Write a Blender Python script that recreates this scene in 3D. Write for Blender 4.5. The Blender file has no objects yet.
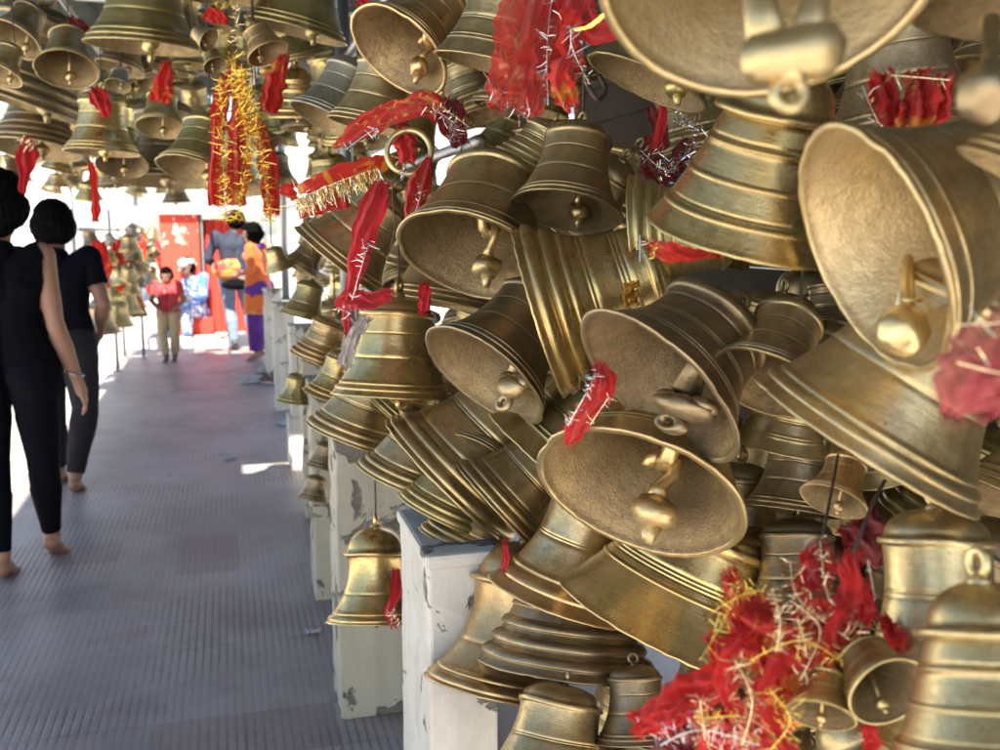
import bpy, bmesh, math, random
import numpy as np
from mathutils import Vector, Matrix, noise as mnoise

sc = bpy.context.scene
COL = sc.collection
R = math.radians
random.seed(7)

# ------------------------------------------------------------------ camera, sky, sun, exposure
YAW, PITCH, CAMH, FPX = R(15.6), R(8.5), 1.5, 972.0
cam_d = bpy.data.cameras.new('camera')
cam = bpy.data.objects.new('camera', cam_d)
COL.objects.link(cam)
cam.location = (0, 0, CAMH)
cam.rotation_euler = (R(90) - PITCH, 0, -YAW)
cam_d.lens = 35.0; cam_d.sensor_width = 36.0
cam_d.clip_start = 0.02; cam_d.clip_end = 2000
cam_d.dof.use_dof = True
cam_d.dof.focus_distance = 1.5
cam_d.dof.aperture_fstop = 6.5
sc.camera = cam

SUN_EL, SUN_AZ = R(52), R(188)        # azimuth measured clockwise from +Y (the corridor direction)
w = bpy.data.worlds.new('World'); sc.world = w
w.use_nodes = True
nt = w.node_tree
bg = nt.nodes['Background']
sky = nt.nodes.new('ShaderNodeTexSky')
sky.sky_type = 'NISHITA'; sky.sun_disc = False
sky.sun_elevation = SUN_EL; sky.sun_rotation = SUN_AZ
sky.dust_density = 1.0; sky.air_density = 1.0
nt.links.new(sky.outputs[0], bg.inputs[0])
bg.inputs[1].default_value = 0.085
sd = bpy.data.lights.new('sun', 'SUN'); sd.energy = 5.0; sd.angle = R(0.6); sd.color = (1.0, 0.92, 0.80)
sun = bpy.data.objects.new('sun', sd); COL.objects.link(sun)
sdir = Vector((math.sin(SUN_AZ) * math.cos(SUN_EL), math.cos(SUN_AZ) * math.cos(SUN_EL), math.sin(SUN_EL)))
sun.rotation_euler = sdir.to_track_quat('Z', 'Y').to_euler()

sc.view_settings.view_transform = 'Standard'
sc.view_settings.look = 'None'
sc.view_settings.gamma = 1.0
sc.view_settings.exposure = 1.64
sc.view_settings.use_curve_mapping = False
sc.render.engine = 'CYCLES'
sc.cycles.use_denoising = True
sc.cycles.max_bounces = 8
sc.cycles.diffuse_bounces = 5
sc.cycles.glossy_bounces = 5
sc.cycles.transparent_max_bounces = 8
sc.cycles.sample_clamp_indirect = 6.0
sc.cycles.caustics_reflective = False
sc.cycles.caustics_refractive = False

# ------------------------------------------------------------------ photo geometry helpers
CAM = Vector((0, 0, CAMH))
FW = Vector((math.sin(YAW) * math.cos(PITCH), math.cos(YAW) * math.cos(PITCH), -math.sin(PITCH)))
RT = Vector((math.cos(YAW), -math.sin(YAW), 0))
UP = RT.cross(FW)

def ray(px, py):
    return FW + RT * ((px - 500) / FPX) + UP * ((375 - py) / FPX)
def P(px, py, d):
    return CAM + ray(px, py) * d
def G(px, py, z=0.0):
    r = ray(px, py); return CAM + r * ((z - CAMH) / r.z)
def PYY(px, py, Y):
    r = ray(px, py); return CAM + r * (Y / r.y)
def PXX(px, py, X):
    r = ray(px, py); return CAM + r * (X / r.x)
def proj(p):
    v = p - CAM; d = v.dot(FW)
    return 500 + FPX * v.dot(RT) / d, 375 - FPX * v.dot(UP) / d, d

# ------------------------------------------------------------------ object helpers
def tag(o, label=None, cat=None, group=None, kind=None):
    if label: o['label'] = label
    if cat: o['category'] = cat
    if group: o['group'] = group
    if kind: o['kind'] = kind
    return o

def empty(name, M, label, cat, group=None):
    o = bpy.data.objects.new(name, None); COL.objects.link(o)
    o.empty_display_size = 0.05
    o.matrix_world = M if isinstance(M, Matrix) else Matrix.Translation(M)
    return tag(o, label, cat, group)

def link(name, me, mats=(), parent=None, M=None):
    for m in mats: 
        if m.name not in [x.name for x in me.materials if x]: me.materials.append(m)
    o = bpy.data.objects.new(name, me); COL.objects.link(o)
    if parent: o.parent = parent
    if M is not None:
        if isinstance(M, Matrix): o.matrix_local = M
        else: o.location = M
    return o

class MB:
    """collects shapes of one mesh"""
    def __init__(s): s.bm = bmesh.new(); s.mi = 0
    def face(s, vs, mi=None, smooth=True):
        try: f = s.bm.faces.new(vs)
        except ValueError: return None
        f.material_index = s.mi if mi is None else mi; f.smooth = smooth
        return f
    def box(s, c, size, M=None, bevel=0.0, smooth=False):
        r = bmesh.ops.create_cube(s.bm, size=1.0)
        vs = r['verts']
        T = Matrix.Translation(c) @ (M or Matrix()) @ Matrix.Diagonal((*size, 1))
        bmesh.ops.transform(s.bm, matrix=T, verts=vs)
        fs = set(f for v in vs for f in v.link_faces)
        for f in fs: f.material_index = s.mi; f.smooth = smooth
        if bevel > 0:
            es = list(set(e for v in vs for e in v.link_edges))
            rb = bmesh.ops.bevel(s.bm, geom=es, offset=bevel, segments=2, affect='EDGES', profile=0.6)
            for f in rb['faces']: f.material_index = s.mi
    def tube(s, pts, rad, n=8, closed=False, caps=True):
        pts = [Vector(p) for p in pts]; N = len(pts)
        rr = rad if isinstance(rad, (list, tuple)) else [rad] * N
        rings = []; prev = None
        for i, p in enumerate(pts):
            a = pts[(i - 1) % N] if (closed or i > 0) else p
            b = pts[(i + 1) % N] if (closed or i < N - 1) else p
            t = (b - a)
            if t.length < 1e-9: t = Vector((0, 0, 1))
            t.normalize()
            if prev is None:
                u = t.orthogonal().normalized()
            else:
                u = prev - t * prev.dot(t)
                u = u.normalized() if u.length > 1e-6 else t.orthogonal().normalized()
            prev = u; v = t.cross(u)
            rings.append([s.bm.verts.new(p + (u * math.cos(k * 2 * math.pi / n) + v * math.sin(k * 2 * math.pi / n)) * rr[i]) for k in range(n)])
        M_ = N if closed else N - 1
        for i in range(M_):
            A, B = rings[i], rings[(i + 1) % N]
            for k in range(n): s.face([A[k], A[(k + 1) % n], B[(k + 1) % n], B[k]])
        if caps and not closed:
            s.face(list(reversed(rings[0]))); s.face(rings[-1])
    def ring(s, c, rad, tube, M=None, n=20, m=8, arc=2 * math.pi, a0=0, sx=1, sy=1):
        M = M or Matrix()
        full = abs(arc - 2 * math.pi) < 1e-3
        k = n if full else n + 1
        pts = [Vector(c) + (M @ Vector((math.cos(a0 + arc * i / n) * rad * sx, math.sin(a0 + arc * i / n) * rad * sy, 0))) for i in range(k)]
        s.tube(pts, tube, m, closed=full)
    def blob(s, c, r, sc3=(1, 1, 1), M=None, sub=2, nz=0.0, seed=0):
        q = bmesh.ops.create_icosphere(s.bm, subdivisions=sub, radius=1.0)
        M = M or Matrix()
        for v in q['verts']:
            p = v.co.copy()
            k = 1 + nz * mnoise.noise(p * 1.7 + Vector((seed, seed * 2, 0)))
            v.co = Vector(c) + (M @ Vector((p.x * sc3[0], p.y * sc3[1], p.z * sc3[2])) * r * k)
        for f in set(f for v in q['verts'] for f in v.link_faces): f.material_index = s.mi; f.smooth = True
    def lathe(s, prof, n=48, mis=None, wob=0.0, seed=0, sharps=()):
        """prof: (r,z) points; closes nothing unless r == 0"""
        rings = []
        for j, (r_, z_) in enumerate(prof):
            if r_ < 1e-6:
                rings.append([s.bm.verts.new((0, 0, z_))])
            else:
                rg = []
                for k in range(n):
                    a = 2 * math.pi * k / n
                    q = 1.0
                    if wob: q = 1 + wob * mnoise.noise(Vector((math.cos(a) * 1.3 + seed * 3.1, math.sin(a) * 1.3, z_ * 0.9 + seed)))
                    rg.append(s.bm.verts.new((r_ * q * math.cos(a), r_ * q * math.sin(a), z_ * (1 + (q - 1) * 0.5))))
                rings.append(rg)
        for j in range(len(rings) - 1):
            A, B = rings[j], rings[j + 1]
            mi = mis[j] if mis else s.mi
            for k in range(n):
                k2 = (k + 1) % n
                if len(A) == 1 and len(B) == 1: continue
                if len(A) == 1: s.face([A[0], B[k2], B[k]], mi)
                elif len(B) == 1: s.face([A[k], A[k2], B[0]], mi)
                else: s.face([A[k], A[k2], B[k2], B[k]], mi)
        for j in sharps:
            rg = rings[j]
            if len(rg) > 1:
                for k in range(n):
                    e = s.bm.edges.get((rg[k], rg[(k + 1) % n]))
                    if e: e.smooth = False
    def mesh(s, name):
        me = bpy.data.meshes.new(name); s.bm.to_mesh(me); s.bm.free(); return me
    def build(s, name, mats, parent=None, M=None):
        return link(name, s.mesh(name), mats if isinstance(mats, (list, tuple)) else [mats], parent, M)

# ------------------------------------------------------------------ materials
def mat(name):
    m = bpy.data.materials.new(name); m.use_nodes = True
    n = m.node_tree.nodes; b = n['Principled BSDF']
    return m, m.node_tree, b
def nd(t, typ, **kw):
    n = t.nodes.new(typ)
    for k, v in kw.items(): setattr(n, k, v)
    return n
def L(t, a, b): t.links.new(a, b)
def ramp(t, stops, fac=None, interp='LINEAR'):
    r = t.nodes.new('ShaderNodeValToRGB'); cr = r.color_ramp; cr.interpolation = interp
    while len(cr.elements) < len(stops): cr.elements.new(0.5)
    for e, (p, c) in zip(cr.elements, stops):
        e.position = p; e.color = (*c, 1) if len(c) == 3 else c
    if fac is not None: t.links.new(fac, r.inputs[0])
    return r
def g3(v): return (v, v, v)
def noise_n(t, vec, scale, detail=4, rough=0.55, dist=0.0, w=None):
    n = t.nodes.new('ShaderNodeTexNoise')
    if w is not None: n.noise_dimensions = '4D'
    n.inputs['Scale'].default_value = scale; n.inputs['Detail'].default_value = detail
    n.inputs['Roughness'].default_value = rough; n.inputs['Distortion'].default_value = dist
    if vec is not None: t.links.new(vec, n.inputs['Vector'])
    if w is not None: t.links.new(w, n.inputs['W'])
    return n
def mapping(t, vec, scale=(1, 1, 1), rot=(0, 0, 0)):
    m = t.nodes.new('ShaderNodeMapping'); m.inputs['Scale'].default_value = scale; m.inputs['Rotation'].default_value = rot
    t.links.new(vec, m.inputs['Vector']); return m.outputs[0]
def mixc(t, fac, a, b, mode='MIX'):
    m = t.nodes.new('ShaderNodeMix'); m.data_type = 'RGBA'; m.blend_type = mode
    for i, x in ((0, fac), (6, a), (7, b)):
        if hasattr(x, 'links'): t.links.new(x, m.inputs[i])
        elif isinstance(x, (int, float)): m.inputs[i].default_value = x
        else: m.inputs[i].default_value = (*x, 1)
    return m.outputs[2]
def math_n(t, op, a, b=None):
    m = t.nodes.new('ShaderNodeMath'); m.operation = op
    for i, x in ((0, a), (1, b)):
        if x is None: continue
        if hasattr(x, 'links'): t.links.new(x, m.inputs[i])
        else: m.inputs[i].default_value = x
    return m.outputs[0]
def bump(t, h, strength, dist=0.01, base=None):
    b = t.nodes.new('ShaderNodeBump'); b.inputs['Strength'].default_value = strength; b.inputs['Distance'].default_value = dist
    t.links.new(h, b.inputs['Height'])
    if base is not None: t.links.new(base, b.inputs['Normal'])
    return b.outputs[0]

def brass(name, clean, patina, stain=(0.09, 0.055, 0.03), rough=(0.26, 0.5), amount=0.5, green=0.12, lathe=0.35, grain=0.25):
    m, t, b = mat(name)
    tc = nd(t, 'ShaderNodeTexCoord').outputs['Object']
    oi = nd(t, 'ShaderNodeObjectInfo'); rnd = math_n(t, 'MULTIPLY', oi.outputs['Random'], 40.0)
    n1 = noise_n(t, tc, 1.6, 7, 0.62, 0.5, rnd)
    n2 = noise_n(t, tc, 7.0, 6, 0.65, 0.2, rnd)
    n3 = noise_n(t, mapping(t, tc, (2.2, 2.2, 30)), 1.6, 4, 0.6, 0.0, rnd)
    spots = noise_n(t, tc, 26.0, 3, 0.5, 0.0, rnd)
    f1 = ramp(t, [(0.5 - amount * 0.35, g3(0)), (0.82 - amount * 0.25, g3(1))], n1.outputs[0])
    c = mixc(t, f1.outputs[0], clean, patina)
    f2 = ramp(t, [(0.45, g3(0)), (0.62, g3(0.85))], n2.outputs[0])
    c = mixc(t, f2.outputs[0], c, patina)
    f3 = ramp(t, [(0.45, g3(0)), (0.85, g3(0.40))], n3.outputs[0])
    c = mixc(t, f3.outputs[0], c, tuple(x * 0.55 for x in patina))
    fs = ramp(t, [(0.66, g3(0)), (0.72, g3(0.6))], spots.outputs[0])
    c = mixc(t, fs.outputs[0], c, stain)
    if grain > .45:
        gr = noise_n(t, tc, 60.0, 3, 0.7, 0.0, rnd)
        c = mixc(t, ramp(t, [(0.52, g3(0)), (0.66, g3(0.38))], gr.outputs[0]).outputs[0], c, stain)
        c = mixc(t, ramp(t, [(0.34, g3(0.45)), (0.44, g3(0))], gr.outputs[0]).outputs[0], c, tuple(min(1, x * 1.25) for x in clean))
    ng = noise_n(t, tc, 2.4, 5, 0.6, 0.3, math_n(t, 'ADD', rnd, 9.0))
    fg = ramp(t, [(0.56, g3(0)), (0.8, g3(green * 3))], ng.outputs[0])
    c = mixc(t, fg.outputs[0], c, (0.16, 0.19, 0.09))
    # ridges rubbed bright, verdigris and grime in the hollows
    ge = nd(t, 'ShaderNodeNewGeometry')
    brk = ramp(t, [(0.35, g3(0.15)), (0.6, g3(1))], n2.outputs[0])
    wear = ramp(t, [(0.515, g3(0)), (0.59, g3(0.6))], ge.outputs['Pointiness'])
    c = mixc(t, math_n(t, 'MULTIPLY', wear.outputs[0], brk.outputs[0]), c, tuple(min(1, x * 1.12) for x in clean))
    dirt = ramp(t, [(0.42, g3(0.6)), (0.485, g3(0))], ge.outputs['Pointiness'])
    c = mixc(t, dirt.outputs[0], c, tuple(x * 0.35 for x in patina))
    # fine scratches running every way
    sc1 = noise_n(t, mapping(t, tc, (3, 60, 9), (0.4, 0.7, 0.2)), 1.3, 2, 0.5, 0.6, rnd)
    sc2 = noise_n(t, mapping(t, tc, (70, 4, 14), (0.2, 0.9, 1.1)), 1.1, 2, 0.5, 0.6, rnd)
    scr = math_n(t, 'MAXIMUM', ramp(t, [(0.69, g3(0)), (0.73, g3(1))], sc1.outputs[0]).outputs[0], ramp(t, [(0.69, g3(0)), (0.73, g3(1))], sc2.outputs[0]).outputs[0])
    c = mixc(t, math_n(t, 'MULTIPLY', scr, 0.35), c, clean)
    dustn = noise_n(t, tc, 3.4, 8, 0.72, 0.8, math_n(t, 'ADD', rnd, 3.0))
    dst = ramp(t, [(0.54, g3(0)), (0.74, g3(0.55))], dustn.outputs[0])
    c = mixc(t, dst.outputs[0], c, tuple(0.5 * x + 0.5 * y for x, y in zip(patina, (0.34, 0.30, 0.25))))
    vs = noise_n(t, tc, 1.9, 4, 0.7, 1.0, math_n(t, 'ADD', rnd, 21.0))
    c = mixc(t, ramp(t, [(0.72, g3(0)), (0.76, g3(0.6))], vs.outputs[0]).outputs[0], c, (0.50, 0.12, 0.03))
    # each bell is a little darker or lighter than the next
    hv = nd(t, 'ShaderNodeHueSaturation'); L(t, c, hv.inputs['Color'])
    mr = nd(t, 'ShaderNodeMapRange'); L(t, oi.outputs['Random'], mr.inputs[0]); mr.inputs[3].default_value = 0.82; mr.inputs[4].default_value = 1.15
    L(t, mr.outputs[0], hv.inputs['Value'])
    L(t, hv.outputs[0], b.inputs['Base Color'])
    rr = nd(t, 'ShaderNodeMapRange'); L(t, mixc(t, 0.5, f1.outputs[0], n2.outputs[0]), rr.inputs[0])
    rr.inputs[3].default_value = rough[0]; rr.inputs[4].default_value = rough[1]
    L(t, math_n(t, 'ADD', rr.outputs[0], math_n(t, 'MULTIPLY', dst.outputs[0], 0.3)), b.inputs['Roughness'])
    mm = nd(t, 'ShaderNodeMapRange'); L(t, f1.outputs[0], mm.inputs[0]); mm.inputs[3].default_value = 0.98; mm.inputs[4].default_value = 0.8
    L(t, math_n(t, 'SUBTRACT', mm.outputs[0], math_n(t, 'MULTIPLY', dst.outputs[0], 0.5)), b.inputs['Metallic'])
    nz = noise_n(t, mapping(t, tc, (1.2, 1.2, 60)), 1.0, 3, 0.6, 0.0, rnd)
    nb = noise_n(t, tc, 38, 4, 0.6, 0.0, rnd)
    nrm = bump(t, nz.outputs[0], lathe, 0.0007)
    nrm = bump(t, nb.outputs[0], min(1, grain), 0.0008 if grain < .45 else 0.0016, nrm)
    nrm = bump(t, n2.outputs[0], 0.3 if grain < .45 else .7, 0.0025 if grain < .45 else 0.0028, nrm)
    L(t, nrm, b.inputs['Normal'])
    return m

M_GOLD = brass('bright_brass', (0.80, 0.60, 0.25), (0.56, 0.40, 0.17), amount=0.42, rough=(0.20, 0.38), green=0.06)
M_PALE = brass('pale_brass', (0.82, 0.66, 0.33), (0.60, 0.46, 0.22), amount=0.45, rough=(0.24, 0.42), green=0.08)
M_COPP = brass('coppery_brass', (0.78, 0.56, 0.27), (0.54, 0.35, 0.16), stain=(0.12, 0.05, 0.02), amount=0.5, rough=(0.24, 0.42), green=0.22)
M_DULL = brass('dull_bronze', (0.72, 0.56, 0.27), (0.43, 0.32, 0.165), amount=0.55, rough=(0.26, 0.46), green=0.10, grain=0.35)
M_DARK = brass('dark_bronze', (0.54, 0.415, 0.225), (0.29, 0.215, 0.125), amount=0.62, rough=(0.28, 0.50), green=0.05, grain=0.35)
M_OLIV = brass('olive_bronze', (0.68, 0.57, 0.26), (0.42, 0.34, 0.15), amount=0.55, rough=(0.24, 0.46), green=0.22)
M_GREY = brass('grey_bronze', (0.50, 0.48, 0.37), (0.36, 0.33, 0.25), amount=0.6, rough=(0.38, 0.6), green=0.15)
M_IN = brass('rough_cast_inside', (0.58, 0.43, 0.215), (0.30, 0.215, 0.115), stain=(0.15, 0.105, 0.055), amount=0.68, rough=(0.45, 0.72), lathe=0.1, grain=0.9, green=0.05)
M_INL = brass('pale_cast_inside', (0.76, 0.61, 0.34), (0.56, 0.43, 0.235), stain=(0.38, 0.28, 0.15), amount=0.6, rough=(0.40, 0.62), lathe=0.1, grain=0.5, green=0.03)
BR = dict(D=M_DULL, g=M_GOLD, p=M_PALE, c=M_COPP, d=M_DULL, k=M_DARK, o=M_OLIV, s=M_GREY)

def simple(name, col, rough=0.6, metallic=0.0, var=0.25, scale=8, bmp=0.2, bscale=40, coord='Object', **kw):
    m, t, b = mat(name)
    tc = nd(t, 'ShaderNodeTexCoord').outputs[coord]
    n = noise_n(t, tc, scale, 6, 0.6)
    c = mixc(t, n.outputs[0], tuple(x * (1 - var) for x in col), tuple(min(1, x * (1 + var)) for x in col))
    L(t, c, b.inputs['Base Color'])
    b.inputs['Roughness'].default_value = rough; b.inputs['Metallic'].default_value = metallic
    if bmp:
        nb = noise_n(t, tc, bscale, 4, 0.6); L(t, bump(t, nb.outputs[0], bmp, 0.005), b.inputs['Normal'])
    for k, v in kw.items(): b.inputs[k].default_value = v
    return m

M_STEEL = simple('galvanised_steel', (0.45, 0.46, 0.46), 0.4, 0.8, 0.2)
M_IRON = simple('rusty_iron_wire', (0.10, 0.075, 0.06), 0.55, 0.7, 0.4)
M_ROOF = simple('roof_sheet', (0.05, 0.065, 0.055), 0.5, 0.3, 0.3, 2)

def cloth_mat(name, col, pat=None, pscale=30, pam=0.58, rough=0.75, trans=0.35, wscale=900, sheer=0.0):
    m, t, b = mat(name)
    tc = nd(t, 'ShaderNodeTexCoord').outputs['Object']
    n = noise_n(t, tc, 14, 4, 0.6)
    c = mixc(t, n.outputs[0], tuple(x * 0.6 for x in col), tuple(min(1, x * 1.25) for x in col))
    if pat:
        v = nd(t, 'ShaderNodeTexVoronoi'); v.inputs['Scale'].default_value = pscale; L(t, tc, v.inputs['Vector'])
        n2 = noise_n(t, tc, pscale * 0.5, 3, 0.6, 2.0)
        fr = ramp(t, [(pam, g3(0)), (pam + 0.05, g3(1))], n2.outputs[0])
        c = mixc(t, fr.outputs[0], c, pat)
    L(t, c, b.inputs['Base Color']); b.inputs['Roughness'].default_value = rough
    b.inputs['Sheen Weight'].default_value = 0.3
    nb = noise_n(t, mapping(t, tc, (1, 1, 1), (.3, .5, .2)), 420, 2, 0.5)
    nc = noise_n(t, tc, 60, 5, 0.7, 1.5)
    L(t, bump(t, nc.outputs[0], 0.7, 0.004, bump(t, nb.outputs[0], 0.6, 0.0012)), b.inputs['Normal'])
    tr = nd(t, 'ShaderNodeBsdfTranslucent'); L(t, c, tr.inputs[0])
    mx = nd(t, 'ShaderNodeMixShader'); mx.inputs[0].default_value = trans
    L(t, b.outputs[0], mx.inputs[1]); L(t, tr.outputs[0], mx.inputs[2])
    out = t.nodes['Material Output']; last = mx.outputs[0]
    if sheer > 0:
        tp = nd(t, 'ShaderNodeBsdfTransparent')
        m2 = nd(t, 'ShaderNodeMixShader'); m2.inputs[0].default_value = sheer
        L(t, last, m2.inputs[1]); L(t, tp.outputs[0], m2.inputs[2]); last = m2.outputs[0]
    L(t, last, out.inputs[0])
    return m
M_RED = cloth_mat('red_cotton', (0.85, 0.022, 0.012))
M_REDG = cloth_mat('red_cloth_gold_print', (0.80, 0.025, 0.012), (0.85, 0.42, 0.07), 42, 0.57)
M_REDO = cloth_mat('red_orange_cloth', (0.82, 0.03, 0.012), (0.88, 0.32, 0.03), 18, 0.52)
M_REDS = cloth_mat('sheer_red_net', (0.80, 0.04, 0.025), (0.7, 0.35, 0.12), 60, 0.62, sheer=0.18)
M_CRIM = cloth_mat('crimson_cloth', (0.72, 0.015, 0.025))
M_WINE = cloth_mat('dark_red_cloth', (0.32, 0.014, 0.014))
M_PINK = cloth_mat('faded_pink_cloth', (0.62, 0.10, 0.10), sheer=0.1)
M_FRAY = cloth_mat('frayed_white_thread', (0.6, 0.55, 0.5), trans=0.2)
M_ORNG = cloth_mat('orange_marigold', (0.95, 0.38, 0.01))
def tinsel_mat(name, col):
    m, t, b = mat(name); b.inputs['Base Color'].default_value = (*col, 1)
    b.inputs['Metallic'].default_value = 1; b.inputs['Roughness'].default_value = 0.10
    return m
M_TG = tinsel_mat('gold_tinsel', (1.0, 0.74, 0.16))
M_TS = tinsel_mat('silver_tinsel', (0.85, 0.83, 0.8))
M_TC = tinsel_mat('champagne_tinsel', (0.92, 0.78, 0.48))

# ------------------------------------------------------------------ the setting
def floor_mat():
    m, t, b = mat('ribbed_cement_tile')
    tc = nd(t, 'ShaderNodeTexCoord').outputs['Object']
    sx = nd(t, 'ShaderNodeSeparateXYZ'); L(t, tc, sx.inputs[0])
    X, Y = sx.outputs[0], sx.outputs[1]
    TW, TL = 0.27, 0.27
    fx = math_n(t, 'FRACT', math_n(t, 'MULTIPLY', X, 10 / TW))
    groove = ramp(t, [(0.0, g3(0)), (0.10, g3(0.1)), (0.28, g3(1)), (0.80, g3(1)), (0.96, g3(0.1)), (1.0, g3(0))], fx, 'EASE')
    tx = math_n(t, 'FRACT', math_n(t, 'MULTIPLY', X, 1 / TW))
    ty = math_n(t, 'FRACT', math_n(t, 'MULTIPLY', Y, 1 / TL))
    jy = ramp(t, [(0.0, g3(0)), (0.022, g3(1)), (0.978, g3(1)), (1.0, g3(0))], ty)
    jx = ramp(t, [(0.0, g3(0)), (0.03, g3(1)), (0.97, g3(1)), (1.0, g3(0))], tx)
    joint = math_n(t, 'MULTIPLY', jx.outputs[0], jy.outputs[0])
    # per tile tone
    cx = math_n(t, 'FLOOR', math_n(t, 'MULTIPLY', X, 1 / TW)); cy = math_n(t, 'FLOOR', math_n(t, 'MULTIPLY', Y, 1 / TL))
    cb = nd(t, 'ShaderNodeCombineXYZ'); L(t, cx, cb.inputs[0]); L(t, cy, cb.inputs[1])
    wn = nd(t, 'ShaderNodeTexWhiteNoise'); wn.noise_dimensions = '2D'; L(t, cb.outputs[0], wn.inputs['Vector'])
    big = noise_n(t, tc, 1.1, 6, 0.65, 0.4)
    red = noise_n(t, tc, 3.3, 5, 0.7, 0.3)
    c = mixc(t, ramp(t, [(0.35, g3(0)), (0.7, g3(1))], big.outputs[0]).outputs[0], (0.27, 0.235, 0.222), (0.52, 0.468, 0.445))
    rf = ramp(t, [(0.54, g3(0)), (0.70, g3(0.42))], red.outputs[0])
    c = mixc(t, rf.outputs[0], c, (0.30, 0.155, 0.15))
    c = mixc(t, ramp(t, [(0.0, g3(0)), (0.95, g3(0.06)), (0.97, g3(0.4))], wn.outputs['Value']).outputs[0], c, (0.20, 0.11, 0.12))
    dust = noise_n(t, tc, 45, 5, 0.7)
    c = mixc(t, ramp(t, [(0.45, g3(0)), (0.75, g3(0.35))], dust.outputs[0]).outputs[0], c, (0.42, 0.38, 0.36))
    # dirt packed into the grooves and joints, filled with pale dust here and there
    fill = ramp(t, [(0.34, g3(0)), (0.52, g3(1))], noise_n(t, tc, 1.5, 6, 0.72, 0.5).outputs[0])
    gmask = math_n(t, 'MULTIPLY', math_n(t, 'SUBTRACT', 1.0, math_n(t, 'MULTIPLY', groove.outputs[0], joint)), math_n(t, 'SUBTRACT', 1.0, math_n(t, 'MULTIPLY', fill.outputs[0], 0.85)))
    c = mixc(t, math_n(t, 'MULTIPLY', gmask, 0.66), c, (0.045, 0.035, 0.04))
    L(t, c, b.inputs['Base Color']); b.inputs['Roughness'].default_value = 0.46
    h = math_n(t, 'MULTIPLY', groove.outputs[0], joint)
    nrm = bump(t, math_n(t, 'MAXIMUM', h, math_n(t, 'MULTIPLY', fill.outputs[0], 0.75)), 0.5, 0.004)
    nrm = bump(t, dust.outputs[0], 0.25, 0.004, nrm)
    L(t, nrm, b.inputs['Normal'])
    return m
M_FLOOR = floor_mat()
M_GROUND = simple('pale_courtyard_concrete', (0.62, 0.60, 0.57), 0.85, 0, 0.12, 1.5, 0.3, 30)
M_SOIL = simple('bare_ground', (0.38, 0.33, 0.27), 0.9, 0, 0.2, 0.6, 0.3, 10)

def plaster_mat(name, base=(0.80, 0.75, 0.65), chips=0.5):
    m, t, b = mat(name)
    tc = nd(t, 'ShaderNodeTexCoord').outputs['Object']
    n1 = noise_n(t, tc, 5.5, 7, 0.62, 0.6)
    n2 = noise_n(t, mapping(t, tc, (9, 9, 1.6)), 1.4, 6, 0.6, 0.2)
    n3 = noise_n(t, tc, 22, 5, 0.6)
    c = mixc(t, ramp(t, [(0.42, g3(0)), (0.8, g3(0.6))], n2.outputs[0]).outputs[0], base, (0.40, 0.35, 0.26))
    c = mixc(t, ramp(t, [(0.5, g3(0)), (0.75, g3(0.35))], n3.outputs[0]).outputs[0], c, (0.55, 0.48, 0.38))
    fr = ramp(t, [(0.60 + (0.5 - chips) * 0.2, g3(0)), (0.63 + (0.5 - chips) * 0.2, g3(1))], n1.outputs[0])
    c = mixc(t, fr.outputs[0], c, mixc(t, n3.outputs[0], (0.10, 0.08, 0.06), (0.34, 0.31, 0.25)))
    L(t, c, b.inputs['Base Color']); b.inputs['Roughness'].default_value = 0.85
    nrm = bump(t, math_n(t, 'SUBTRACT', 1.0, fr.outputs[0]), 0.8, 0.012)
    nrm = bump(t, n3.outputs[0], 0.4, 0.008, nrm)
    L(t, nrm, b.inputs['Normal'])
    return m
M_WASH = plaster_mat('whitewash_flaking', chips=0.54)
M_WASHC = plaster_mat('whitewash_mouldy', (0.62, 0.57, 0.43), 0.80)
M_WALLW = plaster_mat('white_wall', (0.78, 0.77, 0.75), 0.1)

b_ = MB(); b_.box((0, 0, -0.16), (600, 600, 0.02)); tag(b_.build('ground', M_SOIL), kind='structure')
b_ = MB(); b_.box((0, 20, -0.115), (60, 90, 0.05)); tag(b_.build('courtyard', M_GROUND), kind='structure')
b_ = MB(); b_.box((-0.275, 4.9, -0.045), (1.95, 16.2, 0.09), bevel=0.008); o = b_.build('walkway', M_FLOOR); tag(o, kind='structure')

# pillars along the right, about a metre high
def pillar(x0, y0, wx, wy, h, m, label, base=False):
    t = empty('low_pillar', (x0 + wx / 2, y0 + wy / 2, 0), label, 'pillar', 'whitewashed pillars under the right-hand bells')
    b = MB(); b.box((0, 0, h / 2), (wx, wy, h), bevel=0.006)
    bm = b.bm
    bmesh.ops.subdivide_edges(bm, edges=[e for e in bm.edges if e.calc_length() > 0.2], cuts=14, use_grid_fill=True)
    for v in bm.verts:
        k = mnoise.noise(v.co * 9 + Vector((y0 * 7, 0, 0)))
        v.co += Vector((v.co.x, v.co.y, 0)).normalized() * (0.008 * k - (0.05 * max(0, k - 0.22)))
    b.build('shaft', m, t)
    b = MB(); b.box((0, 0, h + 0.0125), (wx + 0.012, wy + 0.012, 0.025), bevel=0.008); b.build('cap', m, t)
    if base:
        b = MB(); b.box((0, 0, 0.16), (wx + 0.05, wy + 0.05, 0.32), bevel=0.012); b.build('plinth', M_WASH, t)
    return t
pillar(0.325, 1.64, 0.13, 0.30, 0.90, M_WASH, 'nearest whitewashed pillar with bright white side and streaked cream face')
pillar(0.285, 2.84, 0.21, 0.22, 0.88, M_WASHC, 'mouldy flaking pillar right behind the small bell hanging low on its own')
pillar(0.295, 3.85, 0.20, 0.20, 0.88, M_WASHC, 'third pillar along the walkway, stained green-grey and peeling near the floor')
pillar(0.345, 5.0, 0.18, 0.18, 0.88, M_WASHC, 'thin grimy pillar between the third pillar and the one with the white plinth')
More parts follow.
